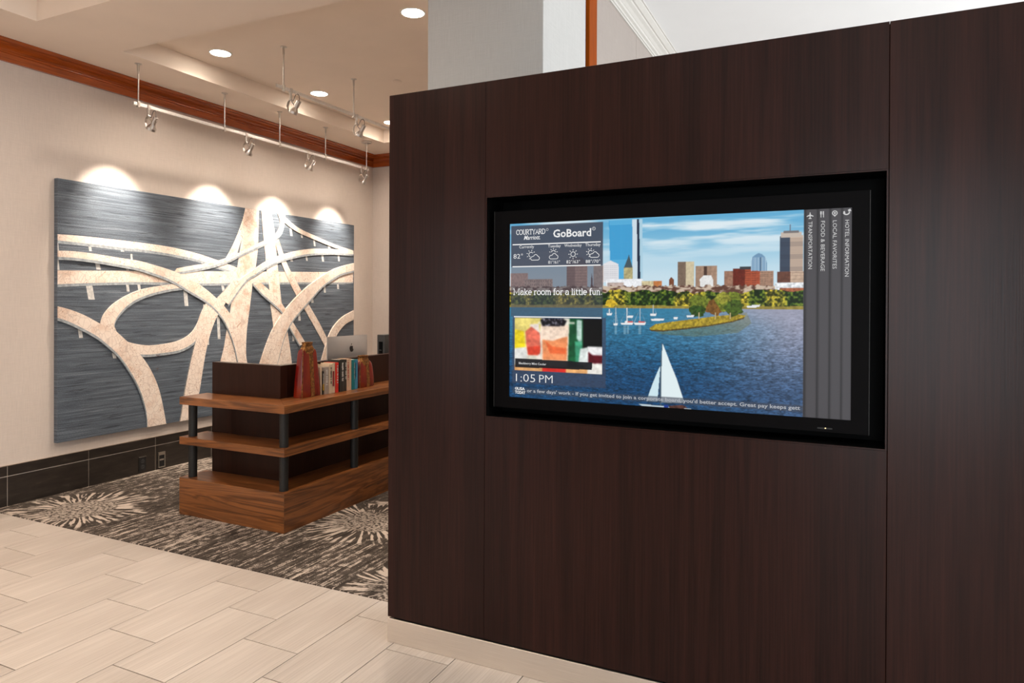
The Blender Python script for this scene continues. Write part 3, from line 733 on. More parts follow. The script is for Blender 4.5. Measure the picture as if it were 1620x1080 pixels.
# soften the close-up picture, as its shallow focus does
ja, jb, ia, ib = int(J0*NV), int(J1*NV), int(I0*NU)+1, int(I1*NU)
cell = img[ja:jb, ia:ib].copy()
grain = (0.86 + 0.28*vnoise(90, 60, 3, 41))[ja:jb, ia:ib, None]
for _k in range(3):
    q = np.pad(cell, ((1, 1), (1, 1), (0, 0)), mode='edge')
    cell = sum(q[a:a+cell.shape[0], b:b+cell.shape[1]] for a in range(3) for b in range(3))/9
img[ja:jb, ia:ib] = np.clip(cell*grain, 0, 255)
paint(L((0.005, 0.77), (0.895, 0.79), (0.89, 0.93), (0.005, 0.945)), (20, 20, 24), 0.93)
img = np.clip(img, 0, 255)/255
lin = np.where(img <= 0.04045, img/12.92, ((img+0.055)/1.055)**2.4)
me = bpy.data.meshes.new('screen')
o0 = world_origin(tv)
gx = SX0 + (SX1-SX0)*np.arange(NU+1)/NU
gz = SZ1 - (SZ1-SZ0)*np.arange(NV+1)/NV
co = np.zeros((NV+1, NU+1, 3))
co[..., 0] = gx[None, :]-o0.x
co[..., 1] = SY-0.001-o0.y
co[..., 2] = gz[:, None]-o0.z
idx = np.arange((NV+1)*(NU+1)).reshape(NV+1, NU+1)
quads = np.stack([idx[1:, :-1], idx[1:, 1:], idx[:-1, 1:], idx[:-1, :-1]], -1).reshape(-1, 4)
me.vertices.add(co.size//3)
me.vertices.foreach_set('co', co.ravel())
me.loops.add(quads.size)
me.loops.foreach_set('vertex_index', quads.ravel())
me.polygons.add(len(quads))
me.polygons.foreach_set('loop_start', np.arange(0, quads.size, 4))
me.update(calc_edges=True)
pad = np.pad(lin, ((0, 1), (0, 1), (0, 0)), mode='edge')
pad[1:, 1:] = (pad[1:, 1:]+pad[:-1, 1:]+pad[1:, :-1]+pad[:-1, :-1])/4
at = me.color_attributes.new('picture', 'FLOAT_COLOR', 'POINT')
at.data.foreach_set('color', np.concatenate([pad, np.ones(pad.shape[:2]+(1,))], -1).astype(np.float32).ravel())
n = NT('lit_screen_picture')
ca = n.new('ShaderNodeAttribute', attribute_name='picture')
SCREEN_E = 0.97/2**EXPOSURE
M_SCREEN = n.end((0.004, 0.004, 0.005, 1), 0.35, spec=0.15, emit=ca.outputs['Color'], estr=SCREEN_E)
me.materials.append(M_SCREEN)
scr = bpy.data.objects.new('screen', me)
COL.objects.link(scr)
scr.parent = tv
scr['label'] = 'lit screen picture of a river, island, sailboat and skyline'

# lettering and symbols on the screen: thin lit shapes just proud of the picture
def emis(name, c, k=1.0):
    q = NT(name)
    cc = q.ramp(q.noise(q.co(), 40), [(0, tuple(x*0.97 for x in c[:3])), (1, c)])
    return q.end((0.01, 0.01, 0.01, 1), 0.4, spec=0.1, emit=cc, estr=SCREEN_E*k)
M_TXT = emis('lit_white_lettering', (0.86, 0.86, 0.86, 1))
M_TXT2 = emis('lit_grey_lettering', (0.62, 0.62, 0.62, 1))
M_TXT3 = emis('soft_ticker_lettering', (0.42, 0.44, 0.48, 1))
def uvw(u, v, d=0.003): return (SX0+(SX1-SX0)*u, SY-d, SZ1-(SZ1-SZ0)*v)
def text_mesh(s, offset=0.0, shear=0.0):
    cu = bpy.data.curves.new('t', 'FONT')
    cu.body, cu.size, cu.offset, cu.shear, cu.resolution_u = s, 1.0, offset, shear, 2
    ob = bpy.data.objects.new('t', cu)
    COL.objects.link(ob)
    dg = bpy.context.evaluated_depsgraph_get()
    mm = bpy.data.meshes.new_from_object(ob.evaluated_get(dg))
    vs = np.array([v.co[:] for v in mm.vertices])
    fs = [tuple(p.vertices) for p in mm.polygons]
    bpy.data.objects.remove(ob)
    bpy.data.curves.remove(cu)
    bpy.data.meshes.remove(mm)
    return vs, fs
def lettering(s, u0, v_base, u1, cap_v, mat=None, offset=0.0, shear=0.0, down=False, d=0.003, parent=None):
    """text from u0 to u1 with its base line at v_base and capitals cap_v tall; down: reads downwards, from v u0 to u1"""
    vs, fs = text_mesh(s, offset, shear)
    xa, xb = vs[:, 0].min(), vs[:, 0].max()
    cap = 0.70
    X, Z = (vs[:, 0]-xa)/(xb-xa), vs[:, 1]/cap
    g = G()
    if not down: P = [uvw(u0+(u1-u0)*a, v_base-cap_v*b, d) for a, b in zip(X, Z)]
    else: P = [uvw(v_base+cap_v*b, u0+(u1-u0)*a, d) for a, b in zip(X, Z)]
    g.add(P, fs)
    return g.build('lettering', mat or M_TXT, parent or scr)
def strokes(lines, w, d=0.003, name='symbol', mat=None):
    """poly-lines in uv (v scaled to square) drawn w wide (metres)"""
    g = G()
    for ln in lines:
        pts = [Vector(uvw(u, v, d)) for u, v in ln]
        L, R = [], []
        for i, p in enumerate(pts):
            t = (pts[min(i+1, len(pts)-1)]-pts[max(i-1, 0)])
            t = t.normalized() if t.length > 0 else Vector((1, 0, 0))
            nn = Vector((-t.z, 0, t.x))*w/2
            L.append(tuple(p+nn)); R.append(tuple(p-nn))
        n_ = len(pts)
        g.add(L+R, [(i, i+1, n_+i+1, n_+i) for i in range(n_-1)])
    return g.build(name, mat or M_TXT, scr)
AS = (SX1-SX0)/(SZ1-SZ0)
def arc(cu, cv, r, a0, a1, n=14): return [(cu+r*math.cos(math.radians(a0+(a1-a0)*k/n)), cv-r*AS*math.sin(math.radians(a0+(a1-a0)*k/n))) for k in range(n+1)]
# slab-serif lettering, built stroke by stroke: (strokes, advance); y 0 base, 0.5 x-height, 0.75 capitals
def A_(cx, cy, rx, ry, a0, a1, n=12): return [(cx+rx*math.cos(math.radians(a0+(a1-a0)*k/n)), cy+ry*math.sin(math.radians(a0+(a1-a0)*k/n))) for k in range(n+1)]
SER = {
 'M': ([[(.1, 0), (.1, .75), (.4, .15), (.7, .75), (.7, 0)], [(0, 0), (.2, 0)], [(.6, 0), (.8, 0)], [(0, .75), (.14, .75)], [(.66, .75), (.8, .75)]], .88),
 'a': ([A_(.2, .36, .16, .14, 170, 0)+[(.36, .0), (.44, 0)], A_(.18, .15, .16, .15, 80, 370)], .50),
 'k': ([[(.08, 0), (.08, .75), (0, .75)], [(0, 0), (.16, 0)], [(.08, .2), (.36, .5)], [(.16, .28), (.38, 0)], [(.27, .5), (.44, .5)], [(.3, 0), (.46, 0)]], .50),
 'e': ([[(.03, .26), (.40, .26)]+A_(.21, .25, .19, .25, 2, 310)], .47),
 'r': ([[(.09, 0), (.09, .5), (0, .5)], [(0, 0), (.2, 0)], A_(.24, .33, .15, .17, 160, 50)], .40),
 'o': ([A_(.22, .25, .2, .25, 0, 360, 16)], .50),
 'm': ([[(.09, 0), (.09, .5), (0, .5)], A_(.22, .32, .13, .18, 180, 0)+[(.35, 0)], A_(.48, .32, .13, .18, 180, 0)+[(.61, 0)], [(.02, 0), (.16, 0)], [(.28, 0), (.42, 0)], [(.54, 0), (.69, 0)]], .74),
 'f': ([[(.12, 0), (.12, .6)]+A_(.24, .6, .12, .15, 180, 60), [(.02, .48), (.28, .48)], [(.02, 0), (.24, 0)]], .33),
 'l': ([[(.1, 0), (.1, .75), (.01, .75)], [(0, 0), (.2, 0)]], .24),
 'i': ([[(.1, 0), (.1, .5), (.01, .5)], [(0, 0), (.2, 0)], [(.06, .68), (.14, .68)]], .24),
 't': ([[(.12, .66), (.12, .1)]+A_(.22, .1, .1, .1, 180, 320), [(.01, .48), (.28, .48)]], .33),
 'u': ([[(0, .5), (.09, .5), (.09, .17)]+A_(.22, .17, .13, .17, 180, 360), [(.26, .5), (.35, .5), (.35, 0), (.43, 0)]], .48),
 'n': ([[(.09, 0), (.09, .5), (0, .5)], A_(.22, .32, .13, .18, 180, 0)+[(.35, 0)], [(.02, 0), (.17, 0)], [(.28, 0), (.43, 0)]], .49),
 '.': ([[(.05, .04), (.13, .04)]], .18), ' ': ([], .22),
 'C': ([A_(.3, .375, .28, .37, 40, 320), [(.52, .75), (.52, .55)]], .62), 'O': ([A_(.34, .375, .32, .375, 0, 360, 18)], .74),
 'U': ([[(.1, .75), (.1, .25)]+A_(.32, .25, .22, .25, 180, 360)+[(.54, .75)], [(0, .75), (.2, .75)], [(.46, .75), (.62, .75)]], .68),
 'R': ([[(.1, 0), (.1, .75), (.32, .75)]+A_(.32, .56, .18, .19, 90, -90)+[(.1, .37)], [(.3, .37), (.56, 0), (.64, 0)], [(0, 0), (.2, 0)], [(0, .75), (.1, .75)]], .66),
 'T': ([[(.3, 0), (.3, .75)], [(.02, .6), (.02, .75), (.58, .75), (.58, .6)], [(.2, 0), (.4, 0)]], .62),
 'Y': ([[(.06, .75), (.3, .36), (.54, .75)], [(.3, .36), (.3, 0)], [(.2, 0), (.4, 0)], [(0, .75), (.14, .75)], [(.46, .75), (.6, .75)]], .62),
 'A': ([[(.06, 0), (.34, .75), (.62, 0)], [(.16, .26), (.52, .26)], [(0, 0), (.14, 0)], [(.54, 0), (.68, 0)]], .68),
 'D': ([[(.1, 0), (.1, .75), (.28, .75)]+A_(.28, .375, .34, .375, 90, -90)+[(.1, 0)], [(0, 0), (.1, 0)], [(0, .75), (.1, .75)]], .72),
}
def slab(s, u0, v_base, u1, cap_v, w):
    wid = sum(SER[c][1] for c in s)
    k = (u1-u0)/wid
    x, lines = 0.0, []
    for c in s:
        for ln in SER[c][0]: lines.append([(u0+(x+a)*k, v_base-b/0.75*cap_v) for a, b in ln])
        x += SER[c][1]
    return strokes(lines, w, name='lettering')
slab('COURTYARD', 0.0235, 0.0635, 0.1255, 0.027, 0.0026)
strokes([arc(0.1315, 0.041, 0.0035, 0, 360)], 0.0011)
lettering('Marriott.', 0.050, 0.094, 0.107, 0.024, shear=0.35, offset=0.012)
lettering('GoBoard', 0.152, 0.086, 0.278, 0.042, offset=0.022)
strokes([arc(0.2865, 0.047, 0.0048, 0, 360)], 0.0014)
lettering('R', 0.2850, 0.0495, 0.2882, 0.006)
for v in (0.1205, 0.2475): strokes([[(0.010, v), (0.309, v)]], 0.0045, name='rule')
strokes([[(0.016, 0.5355), (0.312, 0.5355)]], 0.0045, name='rule')
for s, a, b in (('Currently', 0.034, 0.086), ('Tuesday', 0.1345, 0.1775), ('Wednesday', 0.190, 0.247), ('Thursday', 0.259, 0.308)):
    lettering(s, a, 0.1425, b, 0.0165)
lettering('82\u00b0', 0.0135, 0.201, 0.047, 0.027, offset=-0.004)
for s, a, b in (('81\u00b0/61\u00b0', 0.1355, 0.1755), ('82\u00b0/63\u00b0', 0.197, 0.242), ('88\u00b0/70\u00b0', 0.2605, 0.3075)):
    lettering(s, a, 0.2345, b, 0.0175)
def cloud(u, v, s):
    return [arc(u-0.60*s, v+0.10*s*AS, 0.34*s, 90, 270, 8) + arc(u+0.55*s, v+0.08*s*AS, 0.36*s, -90, 75, 8) + arc(u+0.12*s, v-0.22*s*AS, 0.42*s, 25, 165, 8) + [(u-0.60*s, v-0.24*s*AS)]]
def sun(u, v, s, a0=0, a1=360, nr=8):
    L = [arc(u, v, 0.45*s, a0, a1, 16)]
    for k in range(nr):
        a = a0+(a1-a0)*k/(nr if a1-a0 >= 360 else nr-1)
        L.append([(u+q*s*math.cos(math.radians(a)), v-q*s*AS*math.sin(math.radians(a))) for q in (0.68, 0.95)])
    return L
strokes(cloud(0.090, 0.199, 0.0165), 0.0022); strokes(sun(0.0755, 0.180, 0.0165, 35, 250, 6), 0.0022)
strokes(cloud(0.154, 0.195, 0.0160), 0.0022); strokes(sun(0.153, 0.172, 0.0150, 10, 170, 5), 0.0022)
strokes(sun(0.219, 0.184, 0.0165), 0.0022)
strokes(cloud(0.289, 0.192, 0.0160), 0.0022); strokes(sun(0.276, 0.178, 0.0150, 35, 250, 6), 0.0022)
slab('Make room for a little fun.', 0.0135, 0.4085, 0.3145, 0.033, 0.0036)
lettering('TM', 0.304, 0.378, 0.312, 0.007)
lettering('1:05', 0.024, 0.908, 0.092, 0.046, offset=-0.012)
lettering('PM', 0.106, 0.908, 0.152, 0.046, offset=-0.012)
lettering('USA', 0.030, 0.957, 0.056, 0.016, offset=0.03)
strokes([arc(0.0255, 0.949, 0.004, 0, 360), [(0.0215, 0.949), (0.0295, 0.949)]], 0.0018)
lettering('TODAY', 0.021, 0.979, 0.058, 0.017, offset=0.03)
lettering("or a few days' work - If you get invited to join a corporate board, you'd better accept. Great pay keeps gett", 0.063, 0.9665, 0.8765, 0.0185, M_TXT3, offset=0.02)
lettering('Blackberry Mint Cooler', 0.034, 0.808, 0.130, 0.012, M_TXT2, offset=0.02)
MX = [(0.885, 0.916), (0.916, 0.946), (0.946, 0.975), (0.975, 1.0)]
for s, k, end in (('TRANSPORTATION', 0, 0.286), ('FOOD & BEVERAGE', 1, 0.297), ('LOCAL FAVORITES', 2, 0.287), ('HOTEL INFORMATION', 3, 0.324)):
    lettering(s, 0.058, (0.8945, 0.9255, 0.9545, 0.9840)[k], end, 0.0098, M_TXT2, down=True)
# menu symbols: aeroplane, fork and knife, map pin, telephone handset
def blob(pts, name='symbol'):
    return G().add([uvw(u, v) for u, v in pts], [tuple(range(len(pts)))]).build(name, M_TXT2, scr)
def fan(cu, cv, pts): return [(cu+a, cv+b*AS) for a, b in pts]
u, v = 0.8985, 0.030
blob(fan(u, v, [(-.0010, -.0085), (.0010, -.0085), (.0014, -.003), (.0085, .001), (.0085, .003), (.0014, .0012), (.0011, .0055), (.0040, .0075), (.0040, .0088), (-.0040, .0088), (-.0040, .0075), (-.0011, .0055), (-.0014, .0012), (-.0085, .003), (-.0085, .001), (-.0014, -.003)]))
u, v = 0.9285, 0.026
blob(fan(u, v, [(-.0050, -.008), (-.0012, -.008), (-.0012, -.001), (-.0022, .001), (-.0022, .0085), (-.0040, .0085), (-.0040, .001), (-.0050, -.001)]))
blob(fan(u, v, [(.0012, -.008), (.0040, -.008), (.0040, .0085), (.0022, .0085), (.0022, .001), (.0012, .001)]))
u, v = 0.9590, 0.023
strokes([arc(u, v, 0.0058, 0, 360)], 0.0028, mat=M_TXT2)
blob(fan(u, v, [(-.0035, .0055), (.0035, .0055), (0, .0100)]))
strokes([arc(u, v, 0.0016, 0, 360, 8)], 0.0028, mat=M_TXT2)
u, v = 0.9890, 0.022
strokes([arc(u-0.002, v-0.003, 0.0075, 200, 350)], 0.0040, mat=M_TXT2)
blob(fan(u, v, [(.001, -.006), (.0070, -.0095), (.0095, -.003), (.0035, -.001)]))
blob(fan(u, v, [(-.0100, -.002), (-.0060, -.004), (-.0045, .003), (-.0085, .004)]))

# ================================================================== the reception desk
DX0, DX1, DY0, DY1 = -4.178, -3.215, 3.384, 6.10
CX1, CY0 = -3.478, 3.622        # outer faces of the dark carcass
ZC = 0.825
desk = thing('reception_desk', ((DX0+DX1)/2, (DY0+DY1)/2, 0.004), 'walnut and espresso reception desk wrapped by open shelves on black posts', 'desk')
END = [(DX0, DY0), (DX1, DY0), (CX1, CY0-0.001), (DX0, CY0-0.001)]
SIDE = [(DX1, DY0), (DX1, DY1), (CX1+0.001, DY1), (CX1+0.001, CY0-0.001)]
def inset_mitre(poly, end):
    # leave a hairline joint at the mitre
    k = 0.0006
    return [(x, y) for x, y in poly] if end else [(x, y+(k if y < CY0 else 0)) for x, y in poly]
for nm, z0, z1, bv in (('plinth', 0.004, 0.261, 0.002), ('shelf', 0.494, 0.546, 0.002), ('countertop', 0.772, ZC, 0.002)):
    G().prism(inset_mitre(END, True), 2, z0, z1).build(nm, M_WALNUT_X, desk, bv)
    G().prism(inset_mitre(SIDE, False), 2, z0, z1).build(nm, M_WALNUT_Y, desk, bv)
G().box(-4.130, CX1, CY0, CY0+0.06, 0.004, 1.052).build('end_panel', M_ESP_DESK, desk, 0.002)
G().box(CX1-0.06, CX1, CY0+0.0605, DY1, 0.004, 1.052).build('side_panel', M_ESP_DESK, desk, 0.002)
G().box(-4.130, CX1-0.06, DY1-0.06, DY1, 0.004, 0.72).build('support_panel', M_ESP_DESK, desk, 0.002)
G().box(-4.130, CX1-0.061, CY0+0.061, DY1, 0.72, 0.75).build('worktop', M_ESP_DESK, desk, 0.002)
for px, py in ((-3.272, 3.442), (-4.112, 3.442), (-3.272, 4.165), (-3.272, 4.895), (-3.272, 5.62)):
    for z0, z1 in ((0.2605, 0.4945), (0.5455, 0.7725)):
        G().lathe((px, py, z0), (0, 0, 1), [(0, 0.029), (z1-z0, 0.029)], 20).build('post', M_POST, desk, smooth=True)

# ------------------------------------------------------------------ ceramic vases
def glaze():
    n = NT('red_brown_glaze')
    a = n.noise(n.co((6, 6, 3)), 1, 3, 0.5, 0.5)
    c = n.ramp(a, [(0.25, srgb(46, 9, 10)), (0.45, srgb(116, 18, 12)), (0.60, srgb(138, 44, 16)), (0.80, srgb(92, 44, 34))])
    return n.end(c, 0.16, coat=0.4)
def gold():
    n = NT('antique_gold_relief')
    a = n.noise(n.co((70, 70, 70)), 1, 4, 0.7)
    n.bump(a, 0.9, 0.01)
    return n.end(n.ramp(a, [(0.35, srgb(70, 40, 16)), (0.55, srgb(150, 98, 44)), (0.75, srgb(212, 164, 92))]), 0.35, 0.55)
M_GLAZE, M_GOLD = glaze(), gold()
def vase(cx, cy, secs, neck, label):
    t = thing('ceramic_vase', (cx, cy, ZC), label, 'vase', 'glazed bookend vases')
    def ring(z, hx, hy, p, n=40):
        out = []
        for k in range(n):
            a = 2*math.pi*k/n + math.pi/n
            ca, sa = math.cos(a), math.sin(a)
            out.append((cx + hx*math.copysign(abs(ca)**(2/p), ca), cy + hy*math.copysign(abs(sa)**(2/p), sa), z))
        return out
    G().rings([ring(*s) for s in secs]).build('body', M_GLAZE, t, smooth=True)
    nk = [ring(*s) for s in neck]
    inner = [ring(neck[-1][0], neck[-1][1]-0.006, neck[-1][2]-0.006, neck[-1][3]), ring(neck[-1][0]-0.05, neck[-1][1]-0.008, neck[-1][2]-0.008, neck[-1][3])]
    G().rings(nk+inner).build('neck_collar', M_GOLD, t, smooth=True)
    # raised relief band down the broad face, and its thin edge ridges
    def strip(yo, w, proud, name, mat):
        g = G()
        rs = []
        for s in secs:
            z, hx, hy = s[0], s[1], s[2]
            yy = cy + yo*hy
            rs.append([(cx+hx-0.006, yy-w/2, z), (cx+hx+proud, yy-w/2, z), (cx+hx+proud, yy+w/2, z), (cx+hx-0.006, yy+w/2, z)])
        g.rings(rs)
        return g.build(name, mat, t, 0.001, seg=1)
    strip(0.12, 0.036, 0.004, 'relief_band', M_GOLD)
    strip(-0.92, 0.004, 0.0025, 'edge_line', M_GOLD)
    return t
vase(-3.400, 3.800, [(ZC+0.0005, .040, .100, 7), (ZC+0.01, .042, .103, 7), (0.95, .036, .092, 9), (1.08, .028, .080, 9), (1.135, .0245, .075, 8), (1.152, .022, .071, 6), (1.162, .018, .062, 4)],
     [(1.130, .0265, .050, 4), (1.152, .0265, .058, 4), (1.170, .025, .050, 3.5), (1.184, .023, .040, 3), (1.196, .024, .039, 3), (1.206, .027, .043, 3), (1.209, .026, .042, 3)], 'tall tapering red and brown glazed vase with a gold relief band')
vase(-3.400, 4.434, [(ZC+0.0005, .040, .096, 6), (ZC+0.01, .043, .100, 6), (0.90, .041, .096, 8), (0.975, .035, .088, 8), (1.005, .032, .083, 6), (1.022, .027, .072, 4.5), (1.032, .022, .058, 4)],
     [(0.998, .035, .054, 4), (1.024, .031, .058, 4), (1.040, .029, .048, 3.5), (1.052, .028, .042, 3), (1.062, .030, .044, 3), (1.069, .033, .047, 3), (1.072, .031, .045, 3)], 'short squat red glazed vase with a gold relief band')

# ------------------------------------------------------------------ books, spines towards the lobby
M_PAGES = NT('book_pages')
M_PAGES = M_PAGES.end(M_PAGES.ramp(M_PAGES.noise(M_PAGES.co((10, 900, 10)), 1, 2), [(0.3, (0.62, 0.53, 0.42)), (0.7, (0.78, 0.70, 0.58))]), 0.9)
M_PRINT_D = plain('dark_title_print', (0.05, 0.04, 0.04), 0.6)
M_PRINT_L = plain('pale_title_print', (0.62, 0.60, 0.56), 0.6)
BOOKS = [  # y0, y1, height, depth, spine x, colour, title print, label
 (3.9065, 3.9165, 0.198, 0.105, -3.368, (205, 180, 150), None, 'thin cream book next to the tall vase'),
 (3.9175, 3.9325, 0.168, 0.100, -3.362, (40, 34, 22), M_PRINT_L, 'short black book with a yellow foot, between the thin cream and silver books'),
 (3.9345, 3.9805, 0.196, 0.110, -3.358, (158, 146, 136), M_PRINT_L, 'thick silver-grey hardback book with a rounded spine'),
 (3.9815, 4.0190, 0.211, 0.112, -3.356, (206, 186, 160), M_PRINT_D, 'cream book with bold dark title, beside the silver-grey book'),
 (4.0200, 4.0500, 0.219, 0.112, -3.357, (214, 192, 164), None, 'plain cream book with a dark red patch, beside the red book'),
 (4.0510, 4.0790, 0.221, 0.112, -3.350, (206, 48, 38), M_PRINT_L, 'bright red book standing in the row on the desk'),
 (4.0800, 4.0945, 0.226, 0.112, -3.362, (38, 46, 36), None, 'thin dark green book between the red and charcoal books'),
 (4.0955, 4.1530, 0.238, 0.112, -3.352, (52, 50, 46), M_PRINT_L, 'thick charcoal book with a small white title'),
 (4.1540, 4.1770, 0.236, 0.112, -3.354, (58, 52, 46), M_PRINT_L, 'narrow brown-black book beside the thick charcoal one'),
 (4.1780, 4.2060, 0.236, 0.112, -3.354, (206, 172, 146), 'red', 'cream book with red lettering down the spine'),
 (4.2070, 4.2340, 0.236, 0.112, -3.354, (214, 182, 152), None, 'peach-coloured book beside the teal book'),
 (4.2350, 4.3020, 0.228, 0.112, -3.350, (18, 116, 124), M_PRINT_L, 'thick teal book with a blue spine next to the short vase'),
]
M_RED = plain('red_title_print', srgb(176, 40, 34), 0.6)
M_BLUE = plain('blue_spine_paper', srgb(62, 134, 168), 0.5)
M_YEL = plain('yellow_spine_print', srgb(190, 150, 40), 0.5)
M_MAROON = plain('maroon_spine_print', srgb(130, 26, 34), 0.5)
for bi, (y0, y1, h, dp, xs, c, pr_, lab) in enumerate(BOOKS):
    b = thing('book', (xs-dp/2, (y0+y1)/2, ZC), lab, 'book', 'books between the vases on the desk')
    mc = plain('book_cover_%s' % lab.split()[1].strip(','), srgb(*c), 0.45, var=0.06)
    x0, z0, z1 = xs-dp, ZC+0.0005, ZC+h
    w = y1-y0
    n_ = 7
    sp = [(xs-0.004+0.004*math.sin(math.pi*k/(n_-1)) + 0.003, y0+w*k/(n_-1)) for k in range(n_)]
    out = [(x0, y0), *sp, (x0, y1), (x0, y1-0.002), (xs-0.004, y1-0.002), (xs-0.004, y0+0.002), (x0, y0+0.002)]
    G().prism(out, 2, z0, z1).build('cover', mc, b)
    G().box(x0+0.003, xs-0.0045, y0+0.0022, y1-0.0022, z0+0.003, z1-0.003).build('page_block', M_PAGES, b)
    ym, xo = (y0+y1)/2, xs+0.0032
    def mark(ya, yb, za, zb, m, nm='title_print'):
        g = G()
        g.box(xo-0.004, xo+0.0006, ya, yb, za, zb)
        return g.build(nm, m, b)
    if pr_ is not None:
        m = M_RED if pr_ == 'red' else pr_
        g = G()
        r = random.Random(bi)
        zc = z1 - h*0.10
        while zc > z0 + h*0.34:
            d = r.uniform(0.004, 0.008)
            hw = min(0.010, w*0.24)
            g.box(xo-0.004, xo+0.0006, ym-hw*r.uniform(0.6, 1), ym+hw*r.uniform(0.6, 1), zc-d, zc)
            zc -= d + (0.0025 if r.random() < 0.8 else 0.010)
        g.build('title_print', m, b)
    if bi == 1:
        mark(y0+0.002, y1-0.002, z0+0.03, z0+0.075, M_YEL)
    if bi == 4: mark(y0+0.002, ym, z0+0.05, z0+0.16, M_MAROON)
    if bi == 11: mark(ym-0.005, y1-0.003, z0+0.002, z1-0.002, M_BLUE, 'spine_paper')

# ------------------------------------------------------------------ desktop computer seen from behind
IY0, IY1, IX, IZ0, IZ1 = 4.427, 4.949, -3.752, 0.820, 1.207
mac = thing('desktop_computer', (-3.80, (IY0+IY1)/2, 0.75), 'silver all-in-one desktop computer with a black fruit emblem on its back', 'computer')
def bulge(s, t): return 0.030*(1-abs(s)**3.0)*(1-abs(t)**3.0)
ns, ntt = 25, 17
rows = []
for j in range(ntt):
    t = -1+2*j/(ntt-1)
    rows.append([(IX+bulge(-1+2*i/(ns-1), t), IY0+(IY1-IY0)*i/(ns-1), IZ0+(IZ1-IZ0)*j/(ntt-1)) for i in range(ns)])
g = G()
vs = [p for r in rows for p in r]
fs = [(j*ns+i, j*ns+i+1, (j+1)*ns+i+1, (j+1)*ns+i) for j in range(ntt-1) for i in range(ns-1)]
nb = len(vs)
vs += [(IX-0.006, p[1], p[2]) for p in vs]
fs += [tuple(nb+i for i in f)[::-1] for f in fs]
border = [i for i in range(ns)] + [j*ns+ns-1 for j in range(1, ntt)] + [(ntt-1)*ns+i for i in range(ns-2, -1, -1)] + [j*ns for j in range(ntt-2, 0, -1)]
for a, b in zip(border, border[1:]+border[:1]): fs.append((a, b, nb+b, nb+a))
g.add(vs, fs).build('shell', M_ALU, mac, smooth=True)
G().box(IX-0.0075, IX-0.0055, IY0+0.004, IY1-0.004, IZ0+0.06, IZ1-0.004).build('screen_glass', M_BEZEL, mac)
ym = (IY0+IY1)/2
sp = [(-3.815, 0.7505), (-3.640, 0.7505), (-3.640, 0.757), (-3.712, 0.760), (-3.735, 0.905), (-3.747, 0.900), (-3.735, 0.760), (-3.815, 0.757)]
G().prism([(x, z) for x, z in sp], 1, ym-0.09, ym+0.09).build('stand', M_ALU, mac, 0.0015)
# emblem: an apple outline with a bite, and its leaf
def emblem(c_y, c_z, r):
    pts = []
    for k in range(48):
        a = 2*math.pi*k/48
        rr = 1 - 0.16*max(0, math.sin(a))**8 - 0.10*max(0, -math.sin(a))**14
        x, y = 0.90*rr*math.cos(a), rr*math.sin(a)
        x *= 1.0 + 0.10*y
        d = math.hypot(x-1.13, y-0.22)
        if d < 0.50:
            q = 0.50/d
            x, y = 1.13+(x-1.13)*q, 0.22+(y-0.22)*q
        pts.append((x, y))
    leaf = [(0.02, 1.05), (0.05, 1.35), (0.30, 1.62), (0.42, 1.66), (0.40, 1.38), (0.22, 1.12)]
    def P(p):
        yy, zz = c_y+p[0]*r, c_z+p[1]*r
        s, t = (yy-IY0)/(IY1-IY0)*2-1, (zz-IZ0)/(IZ1-IZ0)*2-1
        return (IX+bulge(s, t)+0.0015, yy, zz)
    for ln, q in (('emblem', pts), ('emblem_leaf', leaf)):
        n = len(q)
        g = G()
        c = P((sum(p[0] for p in q)/n, sum(p[1] for p in q)/n))
        g.add([c]+[P(p) for p in q], [(0, 1+i, 1+(i+1) % n) for i in range(n)])
        g.build(ln, M_LOGO, mac)
emblem(ym+0.012, 1.098, 0.028)
ter = thing('computer_tower', (-3.787, 5.40, 0.75), 'small dark grey computer tower standing on the desk behind the silver computer', 'computer')
G().box(-3.829, -3.745, 5.20, 5.60, 0.7505, 1.193).build('case', M_TERM, ter, 0.004)
G().box(-3.806, -3.768, 5.194, 5.202, 0.80, 1.13).build('front_bay', M_BLACK, ter, 0.002)
for z in (0.99, 1.05): G().box(-3.800, -3.774, 5.1915, 5.196, z, z+0.006).build('slot', M_TERM, ter)

